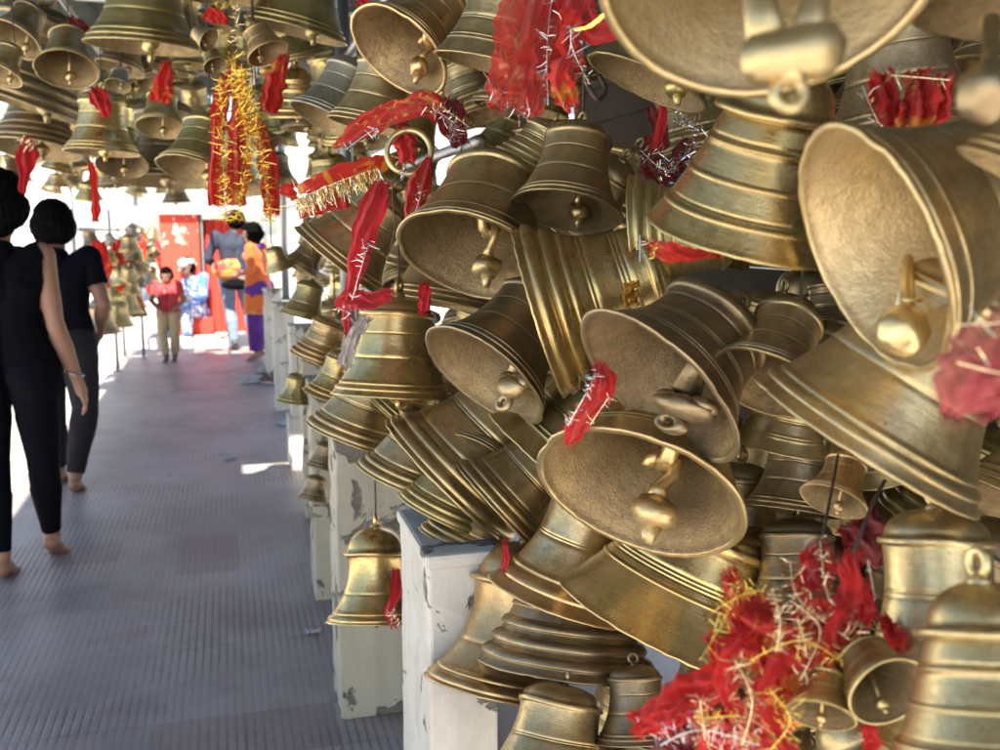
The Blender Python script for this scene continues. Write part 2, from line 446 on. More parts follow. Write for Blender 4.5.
pillar(0.36, 6.2, 0.18, 0.18, 0.88, M_WASH, 'pillar with a pale square plinth beside the sun patch on the floor', True)
pillar(0.345, 8.2, 0.18, 0.18, 0.88, M_WASH, 'pale pillar just past the heap of shoes')
pillar(0.345, 10.2, 0.18, 0.18, 0.88, M_WASH, 'farthest low pillar, behind the woman in orange')

# far red gate wall and white building
def red_wall_mat():
    m, t, b = mat('red_painted_gate')
    tc = nd(t, 'ShaderNodeTexCoord').outputs['Object']
    n = noise_n(t, tc, 3, 4, 0.6, 1.5)
    f = ramp(t, [(0.60, g3(0)), (0.63, g3(1))], n.outputs[0])
    n2 = noise_n(t, tc, 1.0, 4, 0.6)
    c = mixc(t, n2.outputs[0], (0.66, 0.05, 0.03), (0.80, 0.09, 0.05))
    c = mixc(t, f.outputs[0], c, (0.85, 0.6, 0.45))
    L(t, c, b.inputs['Base Color']); b.inputs['Roughness'].default_value = 0.6
    return m
M_REDW = red_wall_mat()
M_REDP = simple('red_enamel', (0.66, 0.05, 0.03), 0.7)
YW = 14.0
pl = PYY(166, 340, YW).x; pr = PYY(206, 340, YW).x; pe = PYY(248, 340, YW).x
t = empty('red_gate_building', (0.5 * (pl + pe), YW, 0), 'red painted gate building with pale motifs closing the far end of the walkway', 'building')
cxm = 0.5 * (pl + pe)
b = MB(); b.box(((pl + pr) / 2 - cxm, 0, .75), (pr - pl, 0.3, 1.9)); b.build('painted_panel', M_REDW, t)
b = MB(); b.box(((pr + pe) / 2 - cxm + .02, 0.12, 0.72), (pe - pr, 0.2, 1.84))
b.build('door', M_REDP, t)
b = MB()
for i in range(5): b.box((pr - cxm + 0.08 + i * (pe - pr - .1) / 4, -0.005, 0.7), (0.03, 0.05, 1.8))
b.build('door_rail', M_REDP, t)
b = MB(); b.box((pr - cxm, -0.08, .75), (0.05, 0.14, 1.9)); b.build('door_post', M_STEEL, t)
b = MB(); b.box((0, 0, 1.76), (pe - pl + 0.3, 0.5, 0.1), bevel=0.01); b.build('lintel', M_WALLW, t)
b = MB(); b.box((0, -0.2, -0.01), (pe - pl + 0.4, 0.9, 0.2)); b.build('step', M_GROUND, t)

def building(x0, x1, y, h, label, depth=3.0, nwin=3):
    t = empty('white_building', ((x0 + x1) / 2, y + depth / 2, 0), label, 'building')
    W = x1 - x0
    b = MB(); b.box((0, 0, h / 2 - .1), (W, depth, h)); b.build('wall', M_WALLW, t)
    b = MB(); b.box((0, 0, h + 0.0), (W + 0.3, depth + 0.3, 0.18), bevel=0.02); b.build('roof', M_GROUND, t)
    for i in range(nwin):
        x = -W / 2 + (i + 0.5) * W / nwin
        b = MB(); b.box((x, -depth / 2 - 0.003, 1.5), (0.9, 0.03, 1.2)); wv = b.build('window', M_STEEL, t)
        b = MB(); b.box((x, -depth / 2 - 0.02, 0.86), (1.0, 0.1, 0.06)); b.build('sill', M_GROUND, wv)
building(-16, -1.9, 22, 3.6, 'long low white building added across the courtyard to fill the left with white glare', 5, 6)  # added so its sunlit white covers the dull sky at the left
building(0.95, 6.0, 15.0, 3.2, 'white building to the right of the red gate, mostly hidden by bells', 4, 2)
# white boundary wall behind the right-hand rack
t = empty('boundary_wall', (3.4, 6, 0), 'whitewashed boundary wall glimpsed behind the right-hand rack of bells', 'wall')
b = MB(); b.box((0, 0, 0.75), (0.25, 16, 1.7), bevel=0.01); b.build('wall_face', M_WALLW, t)
b = MB(); b.box((0, 0, 1.64), (0.35, 16.1, 0.08), bevel=0.01); b.build('coping', M_GROUND, t)

t = empty('shade_backing', (1.6, 1.2, 0), 'added dark board backing that gives shade in the gaps behind the nearest bells', 'wall')  # invented boarding, dark so the gaps between near bells read as shade
M_BACKING = simple('dark_shade_backing', (0.07, 0.055, 0.04), 0.9, 0, .4, 6, .5, 30)
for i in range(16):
    b = MB(); b.box((0, 0, .44 + i * .145), (.03, 6.4, .14), bevel=.004); b.build('plank', M_BACKING, t)
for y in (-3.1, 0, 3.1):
    b = MB(); b.box((.05, y, 1.35), (.07, .09, 2.7), bevel=.004); b.build('stud', M_BACKING, t)
# roof of corrugated sheets on steel pipes
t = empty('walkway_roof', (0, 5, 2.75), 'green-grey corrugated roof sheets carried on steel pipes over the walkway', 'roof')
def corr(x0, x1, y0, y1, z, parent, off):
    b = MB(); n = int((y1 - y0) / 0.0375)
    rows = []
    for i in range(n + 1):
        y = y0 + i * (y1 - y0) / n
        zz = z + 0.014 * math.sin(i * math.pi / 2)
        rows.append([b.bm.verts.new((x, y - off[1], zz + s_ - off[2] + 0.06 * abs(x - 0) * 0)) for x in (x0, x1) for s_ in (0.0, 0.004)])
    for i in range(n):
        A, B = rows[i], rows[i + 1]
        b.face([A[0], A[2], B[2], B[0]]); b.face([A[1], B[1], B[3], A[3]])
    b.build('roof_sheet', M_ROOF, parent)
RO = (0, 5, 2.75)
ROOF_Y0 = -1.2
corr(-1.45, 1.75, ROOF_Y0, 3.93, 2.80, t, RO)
corr(-1.45, -.26, 3.93, 4.16, 2.80, t, RO)  # opening left in the sheets, added to drop a sun patch on the floor
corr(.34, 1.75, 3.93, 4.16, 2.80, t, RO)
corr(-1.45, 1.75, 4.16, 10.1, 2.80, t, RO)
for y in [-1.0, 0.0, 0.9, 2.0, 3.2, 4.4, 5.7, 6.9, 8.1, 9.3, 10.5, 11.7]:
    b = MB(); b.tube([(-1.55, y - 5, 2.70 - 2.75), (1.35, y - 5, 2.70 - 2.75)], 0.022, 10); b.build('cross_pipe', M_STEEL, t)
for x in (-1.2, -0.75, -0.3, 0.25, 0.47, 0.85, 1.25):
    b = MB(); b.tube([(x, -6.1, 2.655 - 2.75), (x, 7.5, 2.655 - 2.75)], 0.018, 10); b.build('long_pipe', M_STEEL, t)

def post(x, y, z0, z1, r, label, group=None, m=M_STEEL):
    t = empty('steel_post', (x, y, z0), label, 'post', group)
    b = MB(); b.tube([(0, 0, 0.0), (0, 0, z1 - z0)], r, 14); b.build('pipe', m, t)
    b = MB(); b.lathe([(0, 0.0), (r * 2.4, 0.0), (r * 2.4, 0.006), (r * 1.1, 0.008), (r * 1.1, 0.03), (0, 0.03)], 14); b.build('foot_plate', m, t)
gp = 'thin steel posts along the sunny side of the walkway'
for (px, py), lb in zip([(83, 392), (118, 372), (144, 358)], ['nearest thin steel post, just right of the man in black',
        'middle thin steel post on the sunny edge, between the other two', 'farthest thin steel post, left of the boy in red']):
    g = G(px, py); post(g.x, g.y, 0, 2.66, 0.02, lb, gp)
post(-1.2, 12.1, 0, 2.66, 0.02, 'steel post at the far left corner of the roof, beside the red gate', gp)
post(-1.2, 3.3, 0, 2.66, 0.02, 'steel post hidden behind the woman in black', gp)
for y, lb in ((3.9, 'pale grey steel post rising from the third pillar among the bells'), (8.25, 'grey post standing on the pale pillar past the shoes'),
              (12.3, 'grey post at the far right corner of the roof')):
    post(0.46, y, 0.925 if y < 12 else 0, 2.66, 0.03, lb, 'posts on the right-hand pillars')
# rails of the right-hand rack (each rail is a thing)
for i, (x, z, lb) in enumerate([(0.47, 2.15, 'upper steel rail of the right-hand rack with bells strung below it'), (0.62, 1.72, 'middle steel rail of the right-hand rack buried in bells'),
                  (0.50, 1.28, 'lowest steel rail of the right-hand rack, above the pillars'), (0.95, 2.0, 'rear steel rail behind the right-hand bells')]):
    b = MB(); b.tube([(0, -2.6, 0), (0, 7.4, 0)], 0.016, 10); o = b.build('rack_rail', M_STEEL, None, (x, 5, z)); tag(o, lb, 'rail', 'rails of the right-hand rack')
for x, z, lb in ((-1.05, 1.50, 'upper rail of the bell rack on the sunny side'), (-1.05, 1.02, 'lower rail of the bell rack on the sunny side')):
    b = MB(); b.tube([(0, -2.4, 0), (0, 2.0, 0)], 0.014, 10); o = b.build('rack_rail', M_STEEL, None, (x, 10.3, z)); tag(o, lb, 'rail', 'rails of the sunny side rack')

# ------------------------------------------------------------------ bells
# style: H, waist, shoulder, flare power, shoulder t, ribs [(t, height, half width)], grooves [t], bottom edge height
STY = {
 'plain':  dict(H=1.62, w=.56, s=.58, p=2.3, ts=.80, ribs=[(.085, .030, .022), (.135, .018, .012)], grv=[.38, .62], ring=.03),
 'ribbed': dict(H=1.55, w=.58, s=.60, p=1.9, ts=.82, ribs=[(.10, .065, .045), (.205, .050, .040), (.30, .028, .025)], grv=[.40, .43, .62, .65, .68], ring=.04),
 'multi':  dict(H=1.30, w=.55, s=.58, p=1.7, ts=.80, ribs=[(.12, .055, .045), (.24, .055, .045), (.36, .045, .04), (.50, .03, .02)], grv=[.6, .64], ring=.04),
 'tall':   dict(H=1.95, w=.54, s=.57, p=2.8, ts=.80, ribs=[(.07, .035, .022), (.115, .022, .014)], grv=[.28, .5, .53], ring=.05),
 'flare':  dict(H=1.75, w=.50, s=.54, p=2.6, ts=.79, ribs=[(.13, .040, .04), (.20, .020, .012)], grv=[.45, .47], ring=.04),
 'domed':  dict(H=1.95, w=.50, s=.60, p=2.4, ts=.70, ribs=[(.06, .035, .03), (.11, .02, .014)], grv=[.3], ring=.075),
 'stout':  dict(H=1.45, w=.63, s=.63, p=1.8, ts=.80, ribs=[(.055, .020, .02), (.16, .010, .010)], grv=[.45], ring=.035),
 'step':   dict(H=1.60, w=.60, s=.50, p=2.0, ts=.72, ribs=[(.16, .030, .018), (.36, .022, .018), (.55, .018, .012)], grv=[.2, .58], ring=.11),
 'line':   dict(H=1.50, w=.57, s=.60, p=2.0, ts=.80, ribs=[(.20, .012, .012), (.24, .010, .01)], grv=[.42, .445, .66], ring=.025),
}
STY['lipband'] = dict(H=1.5, w=.60, s=.62, p=1.9, ts=.80, ribs=[(.13, .045, .035), (.20, .02, .02)], grv=[.50, .53], ring=.03)
STY['lip2'] = dict(H=1.5, w=.57, s=.60, p=1.9, ts=.80, ribs=[(.075, .035, .035), (.16, .032, .03)], grv=[.24, .48, .5], ring=.035)
STY['short'] = dict(H=1.08, w=.60, s=.62, p=1.5, ts=.80, ribs=[(.40, .018, .014)], grv=[.47, .50, .53, .78], ring=.03)
STY['line2'] = dict(STY['line'], H=1.12, ts=.78)
_mesh = {}
def bell_profile(S):
    H, w, s, p, ts = S['H'], S['w'], S['s'], S['p'], S['ts']
    def base(t):
        k = t / ts
        return w + (1 - w) * (max(0, 1 - k) ** p) + (s - w) * k ** 4
    T = set(np.linspace(0.02, ts - .02, 22))
    for (tr, h, wd) in S['ribs']:
        for q in (-1.15, -1, -.8, -.5, 0, .5, .8, 1, 1.15): T.add(tr + q * wd)
    for g in S['grv']:
        for q in (-.008, -.004, 0, .004, .008): T.add(g + q)
    T = sorted(x for x in T if 0.02 <= x <= ts - 0.015)
    T2 = [T[0]]
    for x in T[1:]:
        if x - T2[-1] > 0.0025: T2.append(x)
    out = [(0.965, -0.004), (0.99, -0.002), (1.0, 0.012)]
    sh = []
    for t in T2:
        r = base(t)
        for (tr, h, wd) in S['ribs']:
            q = (t - tr) / wd
            if abs(q) < 1: r += h * math.sqrt(1 - q * q)
        for g in S['grv']:
            if abs(t - g) < 0.005: r -= 0.006
        out.append((r, t * H))
    rg = S['ring']
    sr = base(ts)
    zt = ts * H
    out += [(sr, zt - .02), (sr + rg * .8, zt - .012), (sr + rg, zt + .01), (sr + rg, zt + .045), (sr + rg * .7, zt + .06), (sr * .97, zt + .068)]
    z0 = zt + .068; dh = H - z0
    for k in range(1, 10):
        a = k / 9 * math.pi / 2
        out.append((max(sr * .97 * math.cos(a) ** .85, 0.0) if k < 9 else 0.085, z0 + dh * math.sin(a)))
    no = len(out)
    # closed cap then inside
    inn = []
    for t in [.0, .02, .06, .12, .2, .3, .42, .55, .68, .8]:
        tt = t / .8 * ts
        inn.append((base(tt) - (0.045 if t > 0.03 else 0.035) - 0.01, tt * H + (0.0 if t > 0 else -0.004)))
    for k in range(1, 8):
        a = k / 7 * math.pi / 2
        inn.append(((base(ts) - .055) * math.cos(a) if k < 7 else 0.0, ts * H + (H - ts * H - .08) * math.sin(a)))
    inn = [(.93, -0.002)] + inn[1:]
    return out, inn
def bell_mesh(style, var, key, lod=0):
    k = (style, var, key, lod)
    if k in _mesh: return _mesh[k]
    S = STY[style]
    out, inn = bell_profile(S)
    if lod: out = out[::2] + ([out[-1]] if len(out) % 2 == 0 else []); inn = inn[::2]
    prof = list(reversed(inn)) + out + [(0.0, S['H'])]
    if prof[0][0] > 1e-6: prof = [(0.0, prof[0][1] + .02)] + prof
    ni = len(inn) + (1 if prof[0] != inn[-1] else 0)
    mis = [1 if j < ni - 1 else 0 for j in range(len(prof) - 1)]
    b = MB(); b.lathe(prof, 28 if lod else 72, mis, wob=0.03, seed=var * 5 + hash_s(style))
    # a nick or a flattened dent in the lip
    if not lod:
        rnd = random.Random(var * 17 + len(style))
        for _ in range(2):
            a = rnd.random() * 6.28; c = Vector((math.cos(a), math.sin(a), 0))
            for v in b.bm.verts:
                dd = (Vector((v.co.x, v.co.y, v.co.z * 1.2)) - c).length
                if dd < .25: v.co -= c * 0.035 * (1 - dd / .25) ** 2
        for v in b.bm.verts:
            if v.co.z < 0.02 and v.co.xy.length > .9:
                v.co.z += 0.012 * mnoise.noise(v.co * 9 + Vector((var, 0, 0)))
    me = b.mesh('bell_body'); me.materials.append(BR[key]); me.materials.append(M_INL if key in 'pD' else M_IN)
    # normals
    _mesh[k] = me
    return me
def hash_s(s_): return sum(ord(c) for c in s_) % 11
def loop_mesh(kind, key):
    k = ('loop', kind, key)
    if k in _mesh: return _mesh[k]
    b = MB()
    Mx = Matrix.Rotation(R(90), 4, 'X')
    if kind == 0:
        b.tube([(0, 0, -.05), (0, 0, .06)], [.10, .06], 12)
        b.ring((0, 0, .15), .10, .038, Mx, 20, 10)
    elif kind == 1:
        b.tube([(0, 0, -.05), (0, 0, .05), (0, 0, .1)], [.13, .11, .05], 14)
        b.ring((0, 0, .19), .095, .045, Mx, 20, 10, sx=.9, sy=1.15)
    else:
        b.blob((0, 0, .09), .12, (1, .7, 1.1)); b.ring((0, 0, .24), .085, .034, Mx, 20, 10)
    me = b.mesh('crown_loop'); me.materials.append(BR[key]); _mesh[k] = me
    return me
def clap_mesh(kind, key):
    k = ('clap', kind, key)
    if k in _mesh: return _mesh[k]
    b = MB()   # hinge at origin, hangs along -Z, unit = bell radius, reaches about 1.35
    Mx = Matrix.Rotation(R(90), 4, 'X'); My = Matrix.Rotation(R(90), 4, 'Y')
    if kind == 0:      # hook, rod with ball and a tail
        b.ring((0, 0, -.22), .10, .038, My, sy=1.5); b.tube([(0, 0, -.36), (0, 0, -.7), (0, 0, -1.1)], [.045, .042, .06], 10)
        b.blob((0, 0, -1.17), .165, (1, 1, .9), nz=.12, seed=3); b.tube([(0, 0, -1.28), (0, 0, -1.42)], [.07, .045], 10)
    elif kind == 1:    # long forged staple, interlocked hook, lump and pierced tail
        b.tube([(0.13, 0, .1), (.15, 0, -.25), (.15, 0, -.52), (.10, 0, -.66), (0, 0, -.70), (-.10, 0, -.66), (-.14, 0, -.50), (-.13, 0, -.34)], [.05, .06, .062, .06, .058, .06, .062, .05], 12)
        b.tube([(0, .10, -.74), (0, .07, -.62), (0, 0, -.57), (0, -.08, -.63), (0, -.07, -.78), (0, 0, -.90), (0, 0, -1.04)], [.04, .05, .052, .052, .05, .055, .08], 12)
        b.blob((0, 0, -1.14), .165, (1.15, .9, 1.0), nz=.35, seed=8); b.tube([(0, 0, -1.22), (.02, 0, -1.36), (.02, 0, -1.42)], [.08, .05, .035], 10)
    elif kind == 2:    # thick flat ear shape with hole
        b.tube([(0, 0, .03), (0, 0, -.5), (0, 0, -.9)], [.07, .06, .09], 10)
        b.blob((0.05, 0, -1.08), .2, (1.15, .7, .8), nz=.4, seed=5); b.blob((-.1, 0, -1.0), .11, (1, .7, 1)); b.blob((.18, 0, -1.0), .11, (1, .7, 1))
        b.ring((0, 0, -1.31), .085, .045, Mx)
    me = b.mesh('clapper'); me.materials.append(BR[key]); _mesh[k] = me
    return me
M_WIRE = M_IRON
def wire_mesh():
    if 'wire' in _mesh: return _mesh['wire']
    b = MB(); b.tube([(0, 0, 0), (0.004, 0, .25), (-.003, 0.003, .5), (.002, 0, .75), (0, 0, 1)], 1, 6)
    # unit wire: xy scale is thickness
    for v in b.bm.verts: pass
    me = b.mesh('hanging_wire'); me.materials.append(M_WIRE); _mesh['wire'] = me
    return me

BELLS = []
def make_bell(O, A, r, style, key, label, group=None, lod=0, var=0, loop=0, clap=0, wire=None, spin=0.0, name='hanging_bell', ctilt=None, cs=1.0):
    A = A.normalized()
    q = A.to_track_quat('Z', 'Y').to_matrix().to_4x4() @ Matrix.Rotation(spin, 4, 'Z')
    M = Matrix.Translation(O) @ q @ Matrix.Scale(r, 4)
    t = empty(name, M, label, 'bell', group)
    S = STY[style]
    link('bell_body', bell_mesh(style, var, key, lod), (), t)
    link('crown_loop', loop_mesh(loop, key), (), t, Matrix.Translation((0, 0, S['H'] - .02)))
    if clap is not None:
        hz = S['H'] * S['ts'] + .04
        down = (M.to_3x3().normalized().inverted() @ Vector((0, 0, -1)))
        mx = Vector((0, 0, -1)); ang = mx.angle(down, 0)
        lim = R(23)
        if ang > 1e-3:
            ax = mx.cross(down)
            if ax.length < 1e-5: ax = Vector((1, 0, 0))
            d = Matrix.Rotation(min(ang, lim), 3, ax.normalized()) @ mx
        else: d = mx
        L_ = (hz + .06) / 1.28
        Mc = Matrix.Translation((0, 0, hz)) @ (-d).to_track_quat('Z', 'Y').to_matrix().to_4x4() @ Matrix.Rotation(var * 1.1, 4, 'Z') @ Matrix.Diagonal((1, 1, L_, 1))
        if clap in (1, 2): Mc = Mc @ Matrix.Diagonal((1.2 * cs, 1.2 * cs, 1 + (cs - 1) * .15, 1))
        c = link('clapper', clap_mesh(clap, key), (), t, Mc)
        if not lod:
            if 'staple' not in _mesh:
                b = MB(); b.ring((0, 0, 0), .10, .035, Matrix.Rotation(R(90), 4, 'X'), 12, 8, arc=math.pi, a0=math.pi, sy=1.3)
                _mesh['staple'] = b.mesh('clapper_staple'); _mesh['staple'].materials.append(M_DULL)
            link('clapper_staple', _mesh['staple'], (), t, Matrix.Translation((0, 0, hz + .1)))
    if wire:
        top = Vector((0, 0, S['H'] + .22))
        Mw = M.inverted()
        wp = M @ top
        th = 0.0022
        Mwire = Matrix.Translation(wp) @ Matrix.Diagonal((th, th, wire, 1))
        link('hanging_wire', wire_mesh(), (), t, Mw @ Mwire)
    BELLS.append((O + A * (r * S['H'] * .5), r * 1.15, proj(O + A * (r * S['H'] * .5)), r))
    return t

def sbell(cx, cy, a, ang, o, d, style, key, label, **kw):
    """a bell whose mouth centre is seen at cx,cy with half width a at depth d; crown direction ang, openness o"""
    O = P(cx, cy, d)
    v = (O - CAM).normalized(); r_ = v.cross(UP).normalized(); u_ = r_.cross(v)
    A = (r_ * math.cos(R(ang)) + u_ * math.sin(R(ang))) * math.sqrt(1 - o * o) + v * o
    r = a / FPX * d
    kw.setdefault('var', (int(cx) + int(cy)) % 4)
    kw.setdefault('spin', (cx * 13 + cy) % 6.28)
    return make_bell(O, A, r, style, key, label, **kw)

# --- the near mass on the right, front ones first
F = [
 (768, -32, 172, 95, .80, .62, 'stout', 'p', 'large out-of-focus bell at the top edge with pale mouth and barrel clapper', dict(clap=None)),
 (747, 236, 103, 75, -.22, .95, 'step', 'g', 'bright gold bell with stepped rings, left of the big pale open mouth', dict(clap=2)),
 (868, 251, 133, 22, .42, .75, 'stout', 'D', 'large bell tipped sideways, smooth pale mouth open to the viewer with a ball clapper', dict(clap=None)),
 (862, 444, 124, 57, -.10, .87, 'plain', 'd', 'big brown bell with banded lip tilted below the pale open-mouthed one', dict(clap=0)),
 (1005, 775, 118, 97, -.15, .62, 'step', 'p', 'blurred pale bell filling the bottom right corner', dict(loop=1)),
 (942, 690, 92, 92, -.12, .85, 'tall', 'p', 'tall pale bell with a pierced crown standing behind the corner bell', dict(loop=1)),
 (1010, 20, 95, 80, .25, .66, 'plain', 'o', 'dim olive bell in the top right corner above the black clapper ball', dict(clap=None)),
 (1050, 190, 98, 60, .10, .60, 'plain', 'd', 'pinkish brown bell cut off by the right edge beside the pale open mouth', dict(clap=None)),
 (763, 384, 60, 68, .50, 1.04, 'plain', 'd', 'mid-sized bell with bright shoulder ring and dusty grey mouth, hanging under the gold stepped bell', dict(clap=None)),
 (656, 388, 103, 46, .38, 1.08, 'line2', 'k', 'dark bell tilted left whose clapper is a knobbly pierced lump hanging over the lip', dict(clap=2, loop=1, cs=1.5)),
 (638, 496, 110, 70, .50, 1.22, 'line', 'd', 'wide-open rough-cast bell facing the viewer with forged hook and clapper', dict(clap=1, cs=1.25)),
 (664, 628, 116, 66, -.18, 1.47, 'short', 'g', 'broad smooth brass bell with fine rings directly below the rough open one', dict(clap=0)),
 (562, 600, 78, 72, -.20, 1.66, 'flare', 'c', 'coppery flared bell with green-tinged lower band left of the broad smooth one', dict()),
 (566, 668, 92, 84, -.14, 1.69, 'multi', 'k', 'dark squat bell of stacked ridges at the bottom middle', dict(wire=0)),
 (497, 690, 76, 78, -.14, 1.74, 'domed', 'c', 'tall gold bell with a darker dome, hanging in front of the nearest pillar', dict(loop=1, clap=0)),
 (374, 622, 48, 89, -.08, 2.35, 'domed', 'g', 'small lone bell hanging low before the mouldy pillar', dict(loop=1, wire=.25)),
 (393, 397, 62, 87, -.03, 2.0, 'plain', 'g', 'shiny upright gold bell hanging level under the long crimson ribbon', dict(loop=1)),
 (471, 258, 79, 72, .50, 1.55, 'stout', 'd', 'large grey-brown bell seen from below with dark mouth and hooked double clapper', dict(clap=1)),
 (566, 212, 58, 80, .34, 1.48, 'plain', 'd', 'brown bell with a gold shoulder ring next to the bigger grey-brown one', dict(clap=1)),
 (527, 170, 40, 60, .05, 1.75, 'multi', 'p', 'pale bell peeping out between the two brown bells', dict(clap=None)),
 (538, 312, 90, 17, -.06, 1.36, 'ribbed', 'g', 'golden bell lying on its side with deep ribs around the mouth', dict(clap=None)),
 (636, 238, 64, 5, -.12, 1.36, 'ribbed', 'o', 'greenish gold bell on its side wedged behind the stepped gold bell', dict(clap=None)),
 (483, 377, 73, 52, .38, 1.45, 'plain', 'k', 'dark grey bell tilted left with a gold-stained inside, above the row of tilted dark bells', dict(clap=2)),
 (548, 462, 78, 50, -.10, 1.56, 'line', 'o', 'greenish bell with the short red strip lying over it', dict(clap=None)),
 (447, 482, 88, 45, -.10, 1.95, 'lip2', 'd', 'wide dull bell with broad lip, leftmost of the steeply tilted ones', dict(clap=None)),
 (497, 508, 62, 43, -.05, 1.80, 'lip2', 'd', 'tilted brown bell tucked in front of the wide dull one', dict(clap=None)),
 (478, 462, 44, 58, .40, 1.88, 'plain', 'd', 'bell showing a shadowed oval mouth between the tilted ones', dict(clap=None)),
 (407, 483, 54, 68, -.18, 2.0, 'lip2', 'd', 'dull bell with ridged lip hanging against the white pillar top', dict(clap=None)),
 (442, 515, 50, 64, -.15, 1.9, 'lip2', 'o', 'olive ridged bell just below and right of the one against the white pillar', dict(clap=None)),
 (466, 548, 52, 66, -.14, 1.90, 'lip2', 'd', 'lowest ridged bell of the tilted bunch, just over the nearest pillar', dict(clap=None, wire=0)),
 (353, 438, 50, 70, -.16, 2.3, 'lip2', 'd', 'brown ridged bell below the shiny upright one at the edge of the walkway', dict(clap=None)),
 (395, 418, 34, 50, -.10, 2.2, 'lip2', 'o', 'small ridged bell whose lip shows beneath the shiny upright bell', dict(clap=None)),
 (329, 397, 28, 72, -.16, 2.7, 'flare', 'g', 'yellow bell with flared lip left of the shiny upright bell', dict()),
 (317, 360, 29, 70, -.14, 3.0, 'ribbed', 'c', 'brown bell above the yellow flared one at the walkway edge', dict()),
 (293, 402, 17, 82, -.14, 4.0, 'flare', 'o', 'olive bell at knee height of the woman in orange, beside the pillars', dict()),
 (338, 262, 55, 52, -.08, 2.1, 'plain', 'd', 'large brown bell tilted left behind the fringed red scarf', dict(clap=0)),
 (328, 122, 42, 66, .22, 2.3, 'plain', 's', 'grey-green bell hanging below the steel pipes', dict(clap=None)),
 (372, 128, 46, 78, .10, 2.0, 'plain', 'd', 'beige dusty bell just right of the grey-green one', dict(clap=None)),
 (398, 52, 57, 50, .55, 1.75, 'plain', 'c', 'bell at the top with a wide tan mouth and looped clapper turned to the viewer', dict(clap=1)),
 (492, 66, 60, 78, .12, 1.45, 'line', 'd', 'upright beige bell partly covered by the big red net cloth', dict()),
 (646, 84, 66, 64, .22, 1.30, 'line', 'o', 'yellow-green bell just below the large blurred bell, a hook hanging from it', dict(clap=1)),
 (690, 50, 60, 66, .25, 1.5, 'plain', 'g', 'gold-lipped bell half hidden behind the large blurred bell at the top', dict(clap=None)),
 (780, 448, 48, 78, -.14, 1.22, 'line', 'p', 'pale yellow bell with a ridged skirt between the pierced clapper and the dark ribbed bell', dict(clap=None)),
 (833, 502, 34, 72, .42, .95, 'plain', 'c', 'little copper bell under the dark ribbed bell, its golden mouth open', dict(clap=0, wire=.1)),
 (800, 620, 62, 92, .0, 1.35, 'plain', 'k', 'dark bell in the gap behind the red bundle', dict(clap=None)),
 (443, 305, 58, 80, .05, 2.3, 'plain', 'd', 'dull bell filling the space below the large grey-brown bell', dict(clap=None)),
 (455, 415, 56, 70, .05, 2.5, 'plain', 'd', 'dull bell showing right of the shiny upright bell', dict(clap=None)),
 (700, 150, 58, 100, .05, 1.75, 'lip2', 'd', 'dusty bell in the gap behind the dark red tangle', dict(clap=None)),
 (905, 130, 80, 95, .05, 1.3, 'plain', 'k', 'dark bell in the gap behind the red and orange bunch', dict(clap=None)),
 (520, 110, 50, 80, .10, 2.2, 'lip2', 'd', 'dull bell behind the sheer red net cloth', dict(clap=None)),
 (790, 512, 48, 84, .05, 1.4, 'plain', 'k', 'shadowy bell behind the little copper one', dict(clap=None)),
 (889, 692, 43, 128, .62, .74, 'stout', 'o', 'small olive-gold bell in the red offering bundle, mouth turned to the viewer', dict(clap=0)),
 (820, 716, 35, 84, .38, .76, 'stout', 'g', 'small upright bell at the bottom of the red offering bundle', dict(clap=0, loop=0)),
 (885, 752, 30, 60, .1, .85, 'stout', 'o', 'little bell cut off by the bottom edge under the bundle', dict(clap=None)),
 (546, 792, 70, 80, -.1, 1.5, 'lip2', 'd', 'brown bell rising from the bottom edge under the ridged dark one', dict(clap=None, wire=0)),
 (640, 742, 46, 95, -.1, 1.5, 'plain', 'k', 'dark bell crown at the bottom edge left of the red bundle', dict(clap=None, wire=0)),
 (430, 690, 26, 80, -.1, 2.3, 'lip2', 'd', 'bell hung low between the first two pillars', dict(clap=None)),
 (735, 560, 60, 86, -.1, 1.5, 'plain', 'd', 'dim bell in the gap right of the rough open bell', dict(clap=None)),
 (313, 500, 17, 80, -.1, 3.6, 'lip2', 'k', 'small dark ridged bell hung low beside the third pillar', dict(clap=None)),
 (322, 468, 18, 78, -.1, 3.4, 'lip2', 'k', 'small dark bell above the low ridged one by the third pillar', dict(clap=None)),
 (300, 270, 22, 60, .1, 3.3, 'plain', 'd', 'dull bell hanging beside the small pale one near the woman in orange', dict(clap=None)),
 (302, 318, 24, 75, .0, 3.2, 'plain', 'o', 'olive bell above the brown one at the walkway edge', dict(clap=None)),
]
for f in F:
    if f[3] > 60 and f[5] > .9 and f[4] < .45: f[9].setdefault('wire', .12)
    sbell(*f[:9], **f[9])

